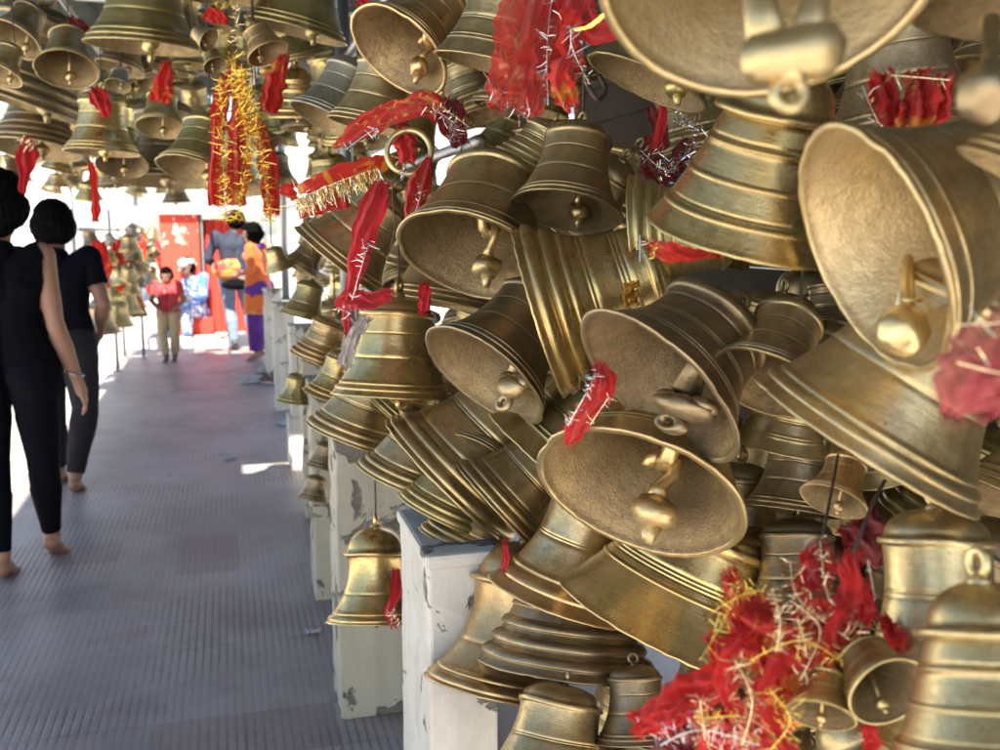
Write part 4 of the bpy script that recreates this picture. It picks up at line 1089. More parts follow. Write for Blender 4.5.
# the big offering bundle
D = .80
cloth_thing('offering_bundle', (790, 610, D), 'large bundle of red cloths, gold tinsel and little bells hanging at the lower right', 'garland',
  strips=[([(742, 640, .77, 8), (726, 655, .76, 14), (722, 690, .76, 13), (738, 715, .76, 12)], M_RED, dict(folds=1)),
          ([(786, 645, .77, 10), (772, 668, .76, 16), (764, 700, .76, 15), (768, 735, .76, 12)], M_RED, dict(folds=1)),
          ([(800, 628, .77, 8), (784, 632, .76, 14), (760, 628, .77, 14), (742, 615, .78, 8)], M_REDO, dict(folds=1)),
          ([(840, 610, .76, 8), (826, 640, .76, 16), (818, 672, .77, 14)], M_RED, dict(folds=1)),
          ([(690, 712, .79, 12), (664, 722, .80, 22), (642, 728, .81, 12)], M_RED, dict(folds=2)),
          ([(735, 575, .86, 12), (740, 600, .84, 34), (760, 640, .82, 54), (775, 665, .82, 30)], M_REDO, dict(folds=2, amp=.2, m=24)),
          ([(728, 578, .84, 14), (738, 596, .83, 22), (735, 625, .82, 18), (748, 650, .80, 16)], M_RED, dict(folds=1)),
          ([(712, 640, .80, 14), (722, 668, .78, 18), (732, 700, .78, 16), (752, 725, .78, 12)], M_RED, dict(folds=1)),
          ([(730, 642, .80, 20), (755, 655, .78, 18), (770, 670, .78, 14)], M_RED, dict(folds=1)),
          ([(640, 722, .84, 20), (665, 708, .82, 36), (700, 690, .81, 44), (735, 672, .8, 24)], M_RED, dict(folds=2, amp=.2, m=24)),
          ([(815, 548, .84, 16), (818, 565, .82, 34), (812, 590, .82, 38)], M_REDG, dict(folds=2)),
          ([(848, 558, .78, 18), (852, 580, .77, 20), (846, 610, .77, 26), (838, 640, .78, 24), (834, 662, .78, 10)], M_RED, dict(folds=2)),
          ([(803, 596, .80, 8), (818, 606, .78, 16), (842, 608, .77, 20)], M_RED, dict(folds=1)),
          ([(800, 612, .80, 10), (820, 616, .78, 12), (845, 615, .77, 12)], M_RED, dict(folds=1)),
          ([(862, 585, .79, 12), (866, 605, .78, 18), (858, 630, .79, 12)], M_RED, dict(folds=1)),
          ([(885, 620, .84, 12), (895, 640, .82, 20), (900, 655, .83, 10)], M_RED, dict(folds=1)),
          ([(768, 668, .78, 20), (762, 690, .77, 24), (750, 720, .78, 22), (752, 760, .78, 26)], M_REDO, dict(folds=2)),
          ([(700, 720, .82, 20), (730, 735, .8, 50), (770, 750, .8, 44), (790, 770, .8, 30)], M_RED, dict(folds=3)),
          ([(660, 735, .86, 30), (690, 745, .84, 50), (710, 770, .84, 40)], M_WINE, dict(folds=2)),
          ([(868, 725, .8, 12), (872, 745, .8, 16), (872, 765, .8, 12)], M_RED, dict(folds=1)),
          ([(770, 625, .8, 18), (785, 655, .79, 22), (792, 690, .8, 16)], M_REDO, dict(folds=2))],
  knots=[(760, 618, .83, 24, M_REDO), (785, 700, .82, 30, M_RED), (728, 735, .84, 30, M_RED), (830, 690, .86, 26, M_WINE), (815, 640, .84, 22, M_REDG), (802, 655, .77, 14, M_RED), (846, 572, .78, 9, M_RED), (845, 612, .77, 15, M_RED), (770, 672, .77, 8, M_TC)],
  tinsels=[([(772, 588, .76), (780, 620, .75), (776, 652, .75)], M_TC, dict(dens=120, ln=12, jit=3)),
           ([(720, 612, .80), (712, 640, .80)], M_TG, dict(dens=10, ln=12)),
           ([(712, 612, .8), (740, 596, .79), (760, 590, .78)], M_TG, dict(dens=48, ln=9, jit=5)),
           ([(798, 620, .75), (804, 640, .75), (806, 655, .75)], M_TC, dict(dens=66, ln=8, jit=2)),
           ([(735, 660, .74), (752, 700, .74), (742, 745, .74)], M_TC, dict(dens=156, ln=14, jit=14)),
           ([(700, 700, .76), (705, 740, .76)], M_TC, dict(dens=66, ln=14, jit=12)),
           ([(770, 690, .74), (790, 720, .74), (770, 750, .74)], M_TG, dict(dens=114, ln=14, jit=14)),
           ([(740, 715, .75), (700, 718, .76)], M_TG, dict(dens=36, ln=12, jit=5)),
           ([(790, 560, .80), (800, 600, .78), (850, 640, .76)], M_TC, dict(dens=66, ln=15, jit=14, thick=.8)),
           ([(848, 622, .75), (865, 627, .75), (885, 632, .75)], M_TC, dict(dens=8, ln=16)),
           ([(700, 660, .78), (730, 610, .79), (740, 580, .80)], M_TG, dict(dens=72, ln=14, jit=10)),
           ([(790, 600, .77), (820, 630, .76), (800, 680, .76)], M_TC, dict(dens=96, ln=13, jit=12)),
           ([(820, 540, .80), (830, 600, .77), (860, 620, .77)], M_TC, dict(dens=54, ln=13, jit=10)),
           ([(660, 745, .78), (700, 730, .77), (760, 745, .76)], M_TS, dict(dens=120, ln=13, jit=14)),
           ([(750, 660, .75), (800, 640, .75), (840, 660, .75)], M_TG, dict(dens=72, ln=13, jit=12)),
           ([(632, 718, .83), (650, 705, .83)], M_TS, dict(dens=6, ln=20, core=False)),
           ([(868, 560, .8), (875, 600, .8)], M_TS, dict(dens=14, ln=10, jit=5))])
def small_cloth(pts, m, label, tin=None, group='red cloths tied on the overhead bells'):
    mid = pts[len(pts) // 2]
    cloth_thing('offering_cloth', mid[:3], label, 'cloth', strips=[(pts, m, dict(folds=2, amp=.25, n=24))], tinsels=[(tin, M_TC, dict(dens=30, ln=6, jit=3))] if tin else (), group=group)
small_cloth([(168, 62, 3.4, 8), (165, 75, 3.38, 18), (162, 90, 3.38, 20), (160, 102, 3.38, 22)], M_REDG, 'bright red cloth capping the olive overhead bell')
small_cloth([(94, 88, 3.7, 10), (98, 96, 3.68, 20), (104, 106, 3.68, 14), (107, 116, 3.7, 6)], M_CRIM, 'crimson cloth tied on the bright gold overhead bell')
small_cloth([(91, 163, 3.8, 5), (94, 180, 3.8, 8), (96, 205, 3.8, 8), (96, 221, 3.8, 7)], M_RED, 'narrow red ribbon dangling under the bright gold overhead bell')
small_cloth([(28, 138, 4.0, 8), (27, 155, 3.95, 22), (25, 172, 3.95, 12), (23, 192, 3.95, 7)], M_CRIM, 'frayed dark red cloth hanging at the left edge', [(20, 138, 3.9), (32, 148, 3.9)])
small_cloth([(70, 18, 3.5, 8), (78, 28, 3.5, 20), (86, 40, 3.5, 8)], M_WINE, 'maroon cloth between the round-mouthed bell and the biggest overhead bell')
small_cloth([(362, 0, 2.0, 16), (366, 8, 2.0, 10)], M_CRIM, 'scrap of red cloth at the top edge above the pipes', group='red cloths tied on the right-hand bells')
small_cloth([(396, 570, 2.2, 8), (396, 595, 2.15, 12), (390, 610, 2.15, 10), (396, 625, 2.2, 12)], M_CRIM, 'small red cloth with white fringe between the low lone bell and the nearest pillar', [(388, 612, 2.1), (400, 622, 2.1)], group='red cloths tied on the right-hand bells')
small_cloth([(505, 545, 1.6, 5), (506, 558, 1.6, 8), (503, 570, 1.62, 6)], M_CRIM, 'tiny pink-red tie above the tall gold bell', group='red cloths tied on the right-hand bells')
small_cloth([(855, 520, .98, 40), (870, 540, .98, 50), (880, 565, 1.0, 24)], M_WINE, 'dark maroon cloth behind the little copper bell', group='red cloths tied on the right-hand bells')
small_cloth([(424, 285, 1.8, 10), (425, 300, 1.8, 14), (422, 312, 1.8, 8)], M_CRIM, 'dark red scrap between the crimson ribbon and the large grey-brown bell', group='red cloths tied on the right-hand bells')
small_cloth([(455, 100, 1.8, 22), (452, 122, 1.78, 28), (462, 145, 1.8, 16)], M_WINE, 'old maroon cloth with tinsel right of the brass ring', [(440, 105, 1.72), (470, 128, 1.72)], group='red cloths tied on the right-hand bells')
small_cloth([(900, 8, .9, 14), (902, 2, .9, 10)], M_WINE, 'scrap of maroon at the top right', group='red cloths tied on the right-hand bells')
# cloths tangled in the sunny side rack
rr = random.Random(3)
for i in range(36):
    px = rr.uniform(84, 168); py = rr.uniform(240, 275)
    p = PXX(px, py, -.98 + rr.uniform(-.04, .06)); d = (p - CAM).dot(FW)
    small_cloth([(px, py - 8, d, 3), (px + rr.uniform(-2, 2), py, d, 8), (px + rr.uniform(-3, 3), py + 12, d, 6), (px + rr.uniform(-3, 3), py + 20, d, 3)], rr.choice([M_RED, M_CRIM, M_REDO]),
                'little red cloth tied in the tangle on the sunny side rack', group='little cloths on the sunny side rack')
# iron hooks and wires in the near mass
def hook(pts, r, label):
    sp = spline(pts, 24); b = MB(); b.tube([P(*q) for q in sp], r, 8); tag(b.build('iron_hook', M_IRON), label, 'hook')
hook([(846, 575, .86), (858, 540, .86), (872, 505, .87), (885, 480, .88)], .0018, 'long iron wire holding the red bundle')
hook([(818, 560, .84), (824, 530, .84), (838, 455, .90)], .0014, 'thin wire above the bundle beside the little copper bell')
hook([(592, 70, 1.2), (588, 84, 1.18), (598, 100, 1.18), (606, 90, 1.2), (600, 76, 1.22)], .003, 'bent iron hook next to the red ribbon at the top')
hook([(396, 175, 1.68), (392, 195, 1.68), (395, 225, 1.7), (390, 250, 1.72)], .0012, 'thin dark string hanging beside the crimson ribbon')

# ------------------------------------------------------------------ shoes, litter on the floor
M_SHOE = simple('grey_shoe_leather', (0.10, 0.09, 0.09), 0.6)
M_SHOEW = simple('white_sole', (0.6, 0.6, 0.6), 0.6)
M_PAPER = simple('paper', (0.75, 0.76, 0.78), 0.8)
def shoe(px, py, rot, m, label, strap=True):
    g = G(px, py); t = empty('shoe', Matrix.Translation(g) @ Matrix.Rotation(rot, 4, 'Z'), label, 'shoe', 'shoes left by the pillar')
    b = MB(); b.blob((0, 0, .018), .13, (1, .36, .13)); b.build('sole', M_SHOEW, t)
    b = MB(); b.blob((.045, 0, .045), .075, (1.0, .58, .52)); b.blob((-.06, 0, .05), .055, (1, .72, .85)); b.build('upper', m, t)
M_SHB = simple('brown_shoe', (0.16, 0.07, 0.05), 0.6); M_SHG = simple('light_shoe', (0.45, 0.45, 0.47), 0.6)
for a in [(252, 383, .2, M_SHG, 'pale shoe lying apart at the left of the shoe heap'), (262, 381, 1.0, M_SHOE, 'dark grey shoe in the middle of the shoe heap'), (270, 384, 2.4, M_SHB, 'brown shoe at the front of the shoe heap'),
          (268, 375, .5, M_SHG, 'light shoe on the far side of the shoe heap'), (276, 379, 1.8, M_SHOE, 'black shoe of the heap closest to the pillars'), (274, 372, 1.2, M_SHB, 'brown shoe at the back of the shoe heap')]: shoe(*a)
def paper(px, py, s_, label, seed):
    g = G(px, py, .005); b = MB(); n = 9; V = []
    for i in range(n):
        V.append([b.bm.verts.new(((i / (n - 1) - .5) * s_, (j / (n - 1) - .5) * s_ * .6, .003 + .25 * s_ * abs(mnoise.noise(Vector((i * .5, j * .5, seed)))))) for j in range(n)])
    for i in range(n - 1):
        for j in range(n - 1):
            if (i in (0, n - 2)) and (j + seed) % 3 == 0: continue
            b.face([V[i][j], V[i + 1][j], V[i + 1][j + 1], V[i][j + 1]])
    o = b.build('paper_scrap', M_PAPER, None, g); o.rotation_euler.z = seed; tag(o, label, 'litter', 'scraps of litter on the walkway')
for a in [(230, 458, .10, 'largest white paper scrap in the middle of the walkway', 1), (221, 453, .04, 'tiny scrap just left of the largest paper', 2), (232, 430, .05, 'scrap beyond the largest paper, farther down the walkway', 3),
          (73, 480, .06, 'scrap right of the foot of the man in black', 4), (284, 424, .14, 'crumpled white bag at the foot of the pillars', 5), (313, 632, .06, 'bent pale scrap near the mouldy pillar', 6), (170, 473, .04, 'faint scrap halfway across the walkway', 7)]: paper(*a)

# ------------------------------------------------------------------ people
def mskin(name, col): return simple(name, col, 0.55, 0, 0.08, 12, 0.1, 80, **{'Subsurface Weight': 0.05})
SK1 = mskin('skin_tan', (0.40, 0.21, 0.135)); SK2 = mskin('skin_brown', (0.27, 0.14, 0.09))
HAIR = simple('black_hair', (0.0025, 0.002, 0.002), 0.8, 0, .3, 30, .5, 120, **{'Specular IOR Level': .06})
BLK = simple('black_cotton', (0.004, 0.004, 0.006), 0.95, 0, .2, 20, .3, 300, **{'Specular IOR Level': .1})
BLK2 = simple('navy_black_knit', (0.004, 0.004, 0.008), 0.95, 0, .2, 20, .3, 300, **{'Specular IOR Level': .1})
GRYP = simple('dark_grey_trousers', (0.008, 0.007, 0.011), 0.95)
REDSH = cloth_mat('red_shirt', (0.62, 0.05, 0.06), (0.75, .5, .5), 30, .66, trans=.05); KHK = simple('khaki_trousers', (0.42, 0.33, 0.20), 0.85)
ORK = cloth_mat('orange_kurta', (0.85, 0.17, 0.02), trans=.1); PUR = simple('purple_salwar', (0.10, 0.02, 0.22), 0.8); DEN = simple('faded_denim', (0.20, 0.27, 0.38), 0.85)
PLD = simple('dark_check_shirt', (0.03, 0.035, 0.06), 0.85, 0, .6, 30); BLU = cloth_mat('blue_white_check', (0.08, 0.2, 0.6), (.7, .75, .8), 8, .5, trans=.05); WHT = simple('white_cotton', (.8, .8, .8), .8)
ORB = cloth_mat('orange_bag', (0.8, 0.3, 0.05), (0.6, .05, .05), 10, .5, trans=0.0)

def capsule(bm, p0, r0, p1, r1, fl=1.0):
    p0, p1 = Vector(p0), Vector(p1); ax = p1 - p0; l = max(ax.length, 1e-4); M = Matrix.Translation(p0) @ ax.to_track_quat('Z', 'Y').to_matrix().to_4x4()
    n = 14; prof = []
    for k in range(5): a = -math.pi / 2 + k * math.pi / 8; prof.append((r0 * math.cos(a), r0 * math.sin(a)))
    for k in range(1, 5): a = k * math.pi / 8; prof.append((r1 * math.cos(a), l + r1 * math.sin(a)))
    rings = []
    for r_, z_ in prof:
        if r_ < 1e-5: rings.append([bm.verts.new(M @ Vector((0, 0, z_)))])
        else: rings.append([bm.verts.new(M @ Vector((r_ * math.cos(2 * math.pi * k / n), r_ * math.sin(2 * math.pi * k / n), z_))) for k in range(n)])
    for A, B in zip(rings, rings[1:]):
        for k in range(n):
            k2 = (k + 1) % n
            if len(A) == 1: bm.faces.new([A[0], B[k2], B[k]])
            elif len(B) == 1: bm.faces.new([A[k], A[k2], B[0]])
            else: bm.faces.new([A[k], A[k2], B[k2], B[k]])

def person(loc, heading, caps, mats, label, voxel=.01, thick=None, extras=()):
    """caps: (p0,r0,p1,r1,tag). Union remeshed to one body; tagged regions grow a thin garment."""
    t = empty('person', Matrix.Translation(loc) @ Matrix.Rotation(heading, 4, 'Z'), label, 'person')
    bm = bmesh.new()
    for c in caps: capsule(bm, *c[:4])
    me = bpy.data.meshes.new('tmp'); bm.to_mesh(me); bm.free()
    o = bpy.data.objects.new('tmp', me); COL.objects.link(o)
    md = o.modifiers.new('r', 'REMESH'); md.mode = 'VOXEL'; md.voxel_size = voxel; md.use_smooth_shade = True
    ms = o.modifiers.new('s', 'SMOOTH'); ms.iterations = 5; ms.factor = .5
    dg = bpy.context.evaluated_depsgraph_get()
    em = bpy.data.meshes.new_from_object(o.evaluated_get(dg)); bpy.data.objects.remove(o); em.name = 'body'
    for p in em.polygons: p.use_smooth = True
    em.materials.clear(); em.materials.append(mats['skin'])
    body = link('body', em, (), t)
    V = np.empty(len(em.vertices) * 3); em.vertices.foreach_get('co', V); V = V.reshape(-1, 3)
    best = np.full(len(V), 1e9); tg = np.zeros(len(V), int); tags = sorted(set(c[4] for c in caps))
    for c in caps:
        a = np.array(c[0], float); bb = np.array(c[2], float); d = bb - a; L2 = max(d @ d, 1e-9)
        h = np.clip(((V - a) @ d) / L2, 0, 1); dist = np.linalg.norm(V - a - h[:, None] * d, axis=1) - (c[1] + (c[3] - c[1]) * h)
        m_ = dist < best; best[m_] = dist[m_]; tg[m_] = tags.index(c[4])
    for tname in tags:
        if tname == 'skin' or tname not in mats: continue
        ti = tags.index(tname); th = (thick or {}).get(tname, .007)
        src = bmesh.new(); src.from_mesh(em); src.verts.ensure_lookup_table()
        kill = [f for f in src.faces if not any(tg[v.index] == ti for v in f.verts)]
        nrm = {v.index: v.normal.copy() for v in src.verts}
        for v in src.verts:
            k = mnoise.noise(v.co * 11 + Vector((ti, 0, 0))) * .5 + mnoise.noise(Vector((v.co.x * 20, v.co.y * 20, v.co.z * 7))) * .5
            if tname == 'hair': k += 1.3 * mnoise.noise(Vector((v.co.x * 70, v.co.y * 70, v.co.z * 22)))
            v.co += nrm[v.index] * (th + max(-.5, min(.8, k)) * th * .7)
        bmesh.ops.delete(src, geom=kill, context='FACES')
        nb_ = {}
        for e in src.edges:
            if e.is_boundary:
                a_, c_ = e.verts; nb_.setdefault(a_, []).append(c_); nb_.setdefault(c_, []).append(a_)
        for _ in range(12):
            new = {v: sum((q.co for q in l_), Vector()) / len(l_) for v, l_ in nb_.items() if len(l_) == 2}
            for v, co in new.items(): v.co = v.co.lerp(co, .5)
        m2 = bpy.data.meshes.new(tname); src.to_mesh(m2); src.free()
        m2.materials.clear(); m2.materials.append(mats[tname])
        for p in m2.polygons: p.use_smooth = True
        link(tname, m2, (), t)
    for nm, b, m in extras: b.build(nm, m, t)
    return t

def hand(p, d, side, k=1.0, tagn='skin', palm=None):
    """wrist p, direction d (unit), side = +1/-1 thumb direction along local x"""
    p = Vector(p); d = Vector(d).normalized(); s_ = Vector(palm or (0, 1, 0)); s_ = (s_ - d * s_.dot(d)).normalized(); nr = d.cross(s_) * side
    out = [(p, .024 * k, p + d * .045 * k, .026 * k, tagn)]
    for i, (o_, l_) in enumerate(((-.026, .058), (-.009, .070), (.009, .076), (.026, .066))):
        q0 = p + d * .055 * k + s_ * o_ * k; out.append((p + d * .03 * k + s_ * o_ * .7 * k, .014 * k, q0 + d * .03 * k, .0115 * k, tagn))
        q1 = q0 + d * .04 * k; q2 = q1 + (d + nr * .35).normalized() * l_ * .45 * k; q3 = q2 + (d + nr * .9).normalized() * l_ * .35 * k
        out.append((q1, .0095 * k, q2, .0088 * k, tagn)); out.append((q2, .0088 * k, q3, .0075 * k, tagn))
    b0 = p + d * .02 * k + s_ * .024 * k; b1 = b0 + (d * .6 + s_ * .7 + nr * .3).normalized() * .04 * k; b2 = b1 + (d + s_ * .15 + nr * .4).normalized() * .03 * k
    out += [(b0, .014 * k, b1, .012 * k, tagn), (b1, .0115 * k, b2, .009 * k, tagn)]
    return [(tuple(a), r0, tuple(c_), r1, g) for a, r0, c_, r1, g in out]

def figure(J, k=1.0, fem=False, top='shirt', legs='trousers', sleeve='shirt', foot='skin', headdir=(0, 1), hairlen=.0, faceon=True, skirt=None, neckr=.052):
    """J: joints in metres (already scaled). Facing +Y locally."""
    c = []
    def C(a, ra, b, rb, tg): c.append((tuple(a), ra * k, tuple(b), rb * k, tg))
    pel, che, nek, hed = [Vector(J[x]) for x in ('pelvis', 'chest', 'neck', 'head')]
    side = (Vector(J['shR']) - Vector(J['shL'])).normalized()
    f = Vector((0, 1, 0))
    wa = .075 if fem else .09
    for s_ in (-1, 1):
        C(pel + side * s_ * .075 * k, .105 if fem else .095, pel.lerp(che, .42) + side * s_ * .05 * k, wa, top)
        C(pel.lerp(che, .42) + side * s_ * .05 * k, wa, che + side * s_ * .075 * k, .098, top)
        C(che + side * s_ * .075 * k, .098, (Vector(J['shR']) if s_ > 0 else Vector(J['shL'])) * .93 + che * .07, .052, top)
        C(pel + side * s_ * .085 * k - f * .03 * k - Vector((0, 0, .05 * k)), .095, pel + side * s_ * .09 * k - Vector((0, 0, .1 * k)), .088, legs)
        if fem: C(che + side * s_ * .07 * k + f * .06 * k, .06, che + side * s_ * .07 * k + f * .07 * k, .055, top)
    C(che, .10, nek - Vector((0, 0, .04 * k)), .06, top)
    C(nek - Vector((0, 0, .05 * k)), neckr + .006, hed - Vector((0, 0, .05 * k)), neckr, 'skin')
    hd = Vector((headdir[0], headdir[1], 0)).normalized(); hs = Vector((hd.y, -hd.x, 0))
    C(hed + Vector((0, 0, .025 * k)) - hd * .02 * k, .088, hed + Vector((0, 0, .03 * k)) + hd * .015 * k, .083, 'skin')
    C(hed + Vector((0, 0, -.02 * k)) + hd * .02 * k, .070, hed + Vector((0, 0, -.075 * k)) + hd * .045 * k, .042, 'skin')
    C(hed + hd * .095 * k + Vector((0, 0, -.0 * k)), .010, hed + hd * .115 * k + Vector((0, 0, -.028 * k)), .014, 'skin')
    C(hed + hd * .083 * k + Vector((0, 0, -.06 * k)) - hs * .015 * k, .009, hed + hd * .083 * k + Vector((0, 0, -.06 * k)) + hs * .015 * k, .009, 'skin')
    for s_ in (-1, 1): C(hed + hs * s_ * .085 * k + Vector((0, 0, .01 * k)), .014, hed + hs * s_ * .088 * k - Vector((0, 0, .03 * k)), .011, 'skin')
    # hair cap
    C(hed + Vector((0, 0, .05 * k)) - hd * .03 * k, .089, hed + Vector((0, 0, .06 * k)) + hd * .02 * k, .079, 'hair')
    C(hed + Vector((0, 0, .0 * k)) - hd * .035 * k - hs * .02 * k, .083, hed + Vector((0, 0, .0 * k)) - hd * .035 * k + hs * .02 * k, .083, 'hair')
    C(hed + Vector((0, 0, .03 * k)) - hd * .045 * k, .078, hed - Vector((0, 0, (.03 + hairlen) * k)) - hd * .045 * k, .055 if hairlen else .05, 'hair')
    if hairlen > 0.03: C(hed + Vector((0, 0, -.02 * k)) - hd * .095 * k, .045, hed + Vector((0, 0, .01 * k)) - hd * .12 * k, .04, 'hair')
    for s_ in ('R', 'L'):
        sh, el, wr = Vector(J['sh' + s_]), Vector(J['el' + s_]), Vector(J['wr' + s_])
        hp, kn, an = Vector(J['hip' + s_]), Vector(J['kn' + s_]), Vector(J['an' + s_])
        af = .86 if fem else 1.0
        mid = sh.lerp(el, .55)
        C(sh, .056 * af, mid, .045 * af, sleeve if sleeve else 'skin')
        C(mid, .045 * af, el, .038 * af, 'skin' if sleeve in (None, top + '_') else (sleeve if J.get('longsleeve') else 'skin'))
        C(el, .039 * af, el.lerp(wr, .35), .040 * af, sleeve if J.get('longsleeve') else 'skin')
        C(el.lerp(wr, .35), .040 * af, wr, .025 * af, sleeve if J.get('longsleeve') == 2 else 'skin')
        sd = 1 if s_ == 'R' else -1
        c.extend(hand(wr, J.get('hd' + s_, wr - el), -sd, k * (.93 if fem else 1.05)))
        C(hp, .088, kn.lerp(hp, .5), .075, legs); C(kn.lerp(hp, .5), .075, kn, .056, legs)
        C(kn, .056, kn.lerp(an, .35) - f * .012 * k, .056, legs); C(kn.lerp(an, .35) - f * .012 * k, .056, an + (kn - an).normalized() * .04 * k, .036, legs)
        td = Vector(J.get('toe' + s_, (0, 1, -.25))).normalized()
        C(an + (kn - an).normalized() * .03 * k, .036, an, .034, foot)
        C(an - td * .035 * k - Vector((0, 0, .035 * k)), .032, an + td * .08 * k - Vector((0, 0, .035 * k)), .030, foot)
        sdv = td.cross(Vector((0, 0, 1))).normalized() 
        for q in range(5):
            oo = (q - 2) * .017 * k
            C(an + td * .07 * k - Vector((0, 0, .05 * k)) + sdv * oo * .6, .017, an + td * (.155 - .008 * abs(q - (1 if s_ == 'R' else 3))) * k - Vector((0, 0, .055 * k)) + sdv * oo, .011, foot)
    return c

def scaled(J, k):
    o = {}
    for a, v in J.items():
        o[a] = v if (a.startswith('toe') or a.startswith('hd') or a == 'longsleeve') else tuple(x * k for x in v)
    return o
# woman in black, walking away, cut by the left edge
g = G(24, 576)
J = dict(pelvis=(0, 0, .93), chest=(-.01, .0, 1.24), neck=(-.02, .02, 1.40), head=(-.0, .04, 1.53), shL=(-.20, 0, 1.35), shR=(.155, 0, 1.34), elL=(-.26, -.02, 1.08), wrL=(-.27, .03, .84),
         elR=(.195, -.04, 1.06), wrR=(.255, .03, .815), hipL=(-.085, 0, .88), hipR=(.085, 0, .88), knL=(-.09, .04, .49), anL=(-.075, -.02, .085), knR=(.095, .06, .48), anR=(.10, .13, .10), toeR=(0.05, 1, -.5))
J['anR'] = (.085, .20, .11)
W = figure(scaled(J, 1.04), 1.14, fem=True, sleeve=None, neckr=.045, hairlen=.02)
ex = []
b = MB(); b.ring((.257, .015, .885), .036, .005, Matrix.Rotation(R(20), 4, 'Y'), 28, 8); ex.append(('bracelet', b, M_STEEL))
person((g.x, g.y, 0), 0, W, dict(skin=SK1, hair=HAIR, shirt=BLK, trousers=BLK2), 'woman in black sleeveless top and leggings walking barefoot, wearing a white bangle', .0065, dict(hair=.010, shirt=.009, trousers=.004), ex)
# man in black behind her
g = G(60, 492)
J = dict(pelvis=(-.02, 0, .97), chest=(-.02, .01, 1.30), neck=(-.02, .03, 1.48), head=(-.01, .06, 1.60), shL=(-.21, 0, 1.42), shR=(.175, 0, 1.42), elL=(-.26, -.02, 1.14), wrL=(-.24, .1, .92),
         elR=(.245, -.03, 1.15), wrR=(.20, .12, .98), hipL=(-.09, 0, .92), hipR=(.09, 0, .92), knL=(-.1, .12, .52), anL=(-.1, .22, .09), knR=(.10, .05, .50), anR=(.03, -.06, .09))
person((g.x + .065, g.y, 0), 0, figure(scaled(J, .945), 1.10, top='shirt', sleeve='shirt'), dict(skin=SK2, hair=HAIR, shirt=BLK2, trousers=GRYP), 'man in black t-shirt and dark trousers walking just ahead of the woman in black', .008, dict(hair=.010, shirt=.014, trousers=.014))
# boy in red facing the camera
g = G(171, 361)
k = .66
J = scaled(dict(pelvis=(0, 0, .90), chest=(0, .01, 1.22), neck=(0, .02, 1.38), head=(0, .05, 1.49), shL=(-.18, 0, 1.34), shR=(.18, 0, 1.34), elL=(-.27, .03, 1.06), wrL=(-.13, .2, .93), elR=(.27, .03, 1.06), wrR=(.1, .2, .90),
     hipL=(-.085, 0, .86), hipR=(.085, 0, .86), knL=(-.10, .05, .48), anL=(-.07, -.02, .09), knR=(.11, .06, .47), anR=(.06, .08, .09)), k)
ex = []
for s_ in (-1, 1):
    b = MB(); b.blob((s_ * .022, .092, .995), .008, (1, .5, .6)); ex.append(('eye', b, HAIR))
b = MB(); b.tube([(0, .075, .87), (.0, .085, .78), (0, .08, .72)], [.006, .014, .006], 8); ex.append(('necktie', b, M_RED))
person((g.x, g.y, 0), math.pi - .1, figure(J, k * 1.12, foot='shoes'), dict(skin=SK2, hair=HAIR, shirt=REDSH, trousers=KHK, shoes=M_SHOE), 'young boy in red shirt and khaki trousers walking towards the camera', .008, dict(hair=.006, shirt=.012, trousers=.016, shoes=.006), ex)
# man with jeans seen from behind
g = G(237, 350)
J = dict(pelvis=(0, 0, .97), chest=(0, .01, 1.30), neck=(0, .03, 1.48), head=(.06, .05, 1.60), shL=(-.20, 0, 1.42), shR=(.20, 0, 1.42), elL=(-.30, .0, 1.15), wrL=(-.2, .2, 1.02), elR=(.28, .0, 1.15), wrR=(.2, .2, 1.0),
     hipL=(-.09, 0, .92), hipR=(.09, 0, .92), knL=(-.06, .05, .52), anL=(-.02, -.02, .09), knR=(.16, .05, .51), anR=(.24, .0, .09), longsleeve=1)
ex = []
b = MB(); b.blob((-.10, -.17, 1.02), .17, (1.1, .45, .75), nz=.3); ex.append(('cloth_bag', b, ORB))
b = MB(); b.blob((0.02, -.2, .83), .14, (1.5, .6, .45), nz=.2); ex.append(('waist_bag', b, BLK))
person((g.x, g.y, 0), .15, figure(J, 1.04, foot='shoes'), dict(skin=SK2, hair=HAIR, shirt=PLD, trousers=DEN, shoes=M_SHOE), 'man in dark checked shirt and faded jeans seen from behind', .011, dict(hair=.008, shirt=.016, trousers=.018, shoes=.008), ex)
# woman in orange, profile to the left
g = G(261, 360)
J = dict(pelvis=(0, 0, .90), chest=(0, .01, 1.20), neck=(0, .03, 1.35), head=(0, .06, 1.45), shL=(-.17, 0, 1.30), shR=(.17, 0, 1.30), elL=(-.2, -.02, 1.04), wrL=(-.12, .2, .98), elR=(.2, -.02, 1.04), wrR=(.12, .18, .98),
     hipL=(-.085, 0, .86), hipR=(.085, 0, .86), knL=(-.09, .0, .47), anL=(-.09, .0, .09), knR=(.09, .02, .47), anR=(.10, .06, .09), longsleeve=1)
ex = []
def skirt_mesh(z0, z1, r0, r1, ry, n=48, folds=9, c=(0, 0)):
    b = MB(); rows = []
    for i in range(14):
        u = i / 13; row = []
        for q in range(n):
            a = 6.2832 * q / n; rr2 = (r0 + (r1 - r0) * u) * (1 + .05 * u * math.sin(folds * a + 1) + .03 * u * math.sin(5 * a))
            row.append(b.bm.verts.new((c[0] + rr2 * math.cos(a), c[1] + rr2 * ry * math.sin(a), z0 + (z1 - z0) * u)))
        rows.append(row)
    for i in range(13):
        for q in range(n): b.face([rows[i][q], rows[i][(q + 1) % n], rows[i + 1][(q + 1) % n], rows[i + 1][q]])
    return b
ex.append(('kurta_skirt', skirt_mesh(1.0, .56, .165, .215, .8), ORK))
ex.append(('kurta_hem', skirt_mesh(.60, .55, .216, .219, .8), ORB))
b = MB()
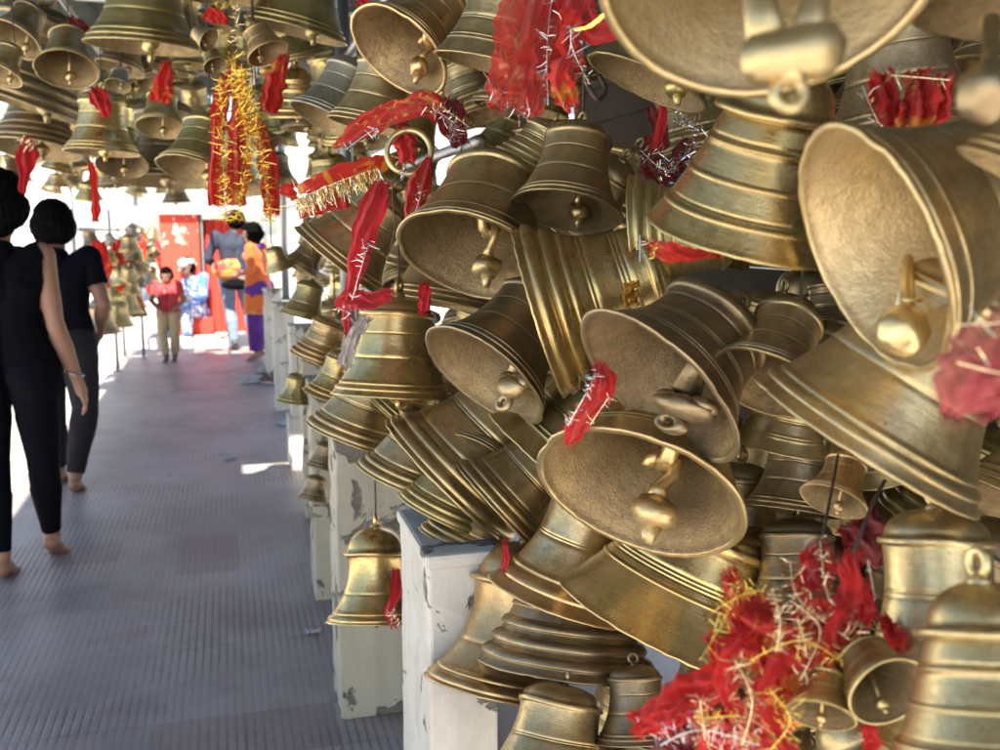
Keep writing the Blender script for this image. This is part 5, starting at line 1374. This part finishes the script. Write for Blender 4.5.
for q in range(3): b.tube([(-.10 + q * .02, -.13, 1.32), (-.05 + q * .02, .12, 1.28), (.12 - q * .02, .15, 1.1), (.17, .1 + .02 * q, .8), (.18, .05, .55)], [.02, .03, .035, .04, .02], 8)
ex.append(('purple_scarf', b, PUR))
for s_ in (-1, 1):
    ex.append(('salwar_leg', skirt_mesh(.62, .12, .10, .075, 1, 32, 7, (s_ * .09, .01)), PUR))
person((g.x, g.y, 0), R(62), figure(J, .97, fem=True, hairlen=.06, foot='skin'), dict(skin=SK1, hair=HAIR, shirt=ORK, trousers=PUR), 'woman in orange kurta with purple scarf and trousers standing barefoot by the pillars', .010, dict(hair=.010, shirt=.014, trousers=.028), ex)
# seated person behind the boy
g = G(196, 340)
J = dict(pelvis=(0, 0, .42), chest=(0, .06, .74), neck=(0, .10, .90), head=(0, .14, 1.0), shL=(-.18, .04, .86), shR=(.18, .04, .86), elL=(-.24, .16, .62), wrL=(-.1, .36, .6), elR=(.24, .16, .62), wrR=(.1, .36, .6),
     hipL=(-.09, .02, .40), hipR=(.09, .02, .40), knL=(-.14, .42, .48), anL=(-.12, .40, .09), knR=(.14, .42, .48), anR=(.12, .40, .09), longsleeve=2)
ex = []
b = MB(); b.blob((0, .135, 1.075), .10, (1.05, 1.1, .55)); b.tube([(0, .2, 1.06), (0, .27, 1.05)], [.07, .05], 12); ex.append(('cap', b, WHT))
person((g.x, g.y, .0), R(150), figure(J, .98, foot='skin'), dict(skin=SK2, hair=HAIR, shirt=BLU, trousers=BLU), 'person in blue and white checks and a white cap sitting behind the boy', .012, dict(hair=.006, shirt=.02, trousers=.024), ex)
b = MB(); b.box((0, 0, .16), (.5, .4, .32), bevel=.02); o = b.build('plinth', M_REDP, None, (g.x, g.y + .02, 0)); tag(o, 'low red painted block the person in blue sits on', 'block')

# ------------------------------------------------------------------ bells past the 300 that show largest become one mass
bpy.context.view_layer.update()
dg = bpy.context.evaluated_depsgraph_get()
hits = {}
for py in range(2, 750, 5):
    for px in range(2, 1000, 5):
        h = sc.ray_cast(dg, CAM, ray(px, py).normalized())
        if h[0] and h[4]:
            root = h[4].parent.name if h[4].parent else h[4].name
            hits[root] = hits.get(root, 0) + 1
roots = [o for o in COL.objects if o.name.startswith('hanging_bell') and o.type == 'EMPTY']
roots.sort(key=lambda o: -hits.get(o.name, 0))
rest = roots[285:]
if rest:
    print('RC kept smallest', hits.get(roots[284].name, 0), 'rest visible', sum(hits.get(o.name, 0) for o in rest), [o['label'][:40] for o in rest if not o.get('group')])
    mlist = []; parts = []
    for rt_ in rest:
        for c in list(rt_.children):
            parts.append(c)
    bm = bmesh.new()
    for c in parts:
        if c.name.startswith('clapper_staple'): continue
        n0 = len(bm.faces); v0 = len(bm.verts)
        bm.from_mesh(c.data); bm.verts.ensure_lookup_table(); bm.faces.ensure_lookup_table()
        Mw = c.matrix_world
        for v in bm.verts[v0:]: v.co = Mw @ v.co
        mp = []
        for m in c.data.materials:
            if m not in mlist: mlist.append(m)
            mp.append(mlist.index(m))
        for f in bm.faces[n0:]: f.material_index = mp[f.material_index] if f.material_index < len(mp) else 0
    me = bpy.data.meshes.new('bell_mass'); bm.to_mesh(me); bm.free()
    for m in mlist: me.materials.append(m)
    o = bpy.data.objects.new('bell_mass', me); COL.objects.link(o)
    tag(o, 'mass of dim bells packed out of sight behind the rows of hanging bells', 'bells', kind='stuff')
    for c in parts: bpy.data.objects.remove(c)
    for rt_ in rest: bpy.data.objects.remove(rt_)
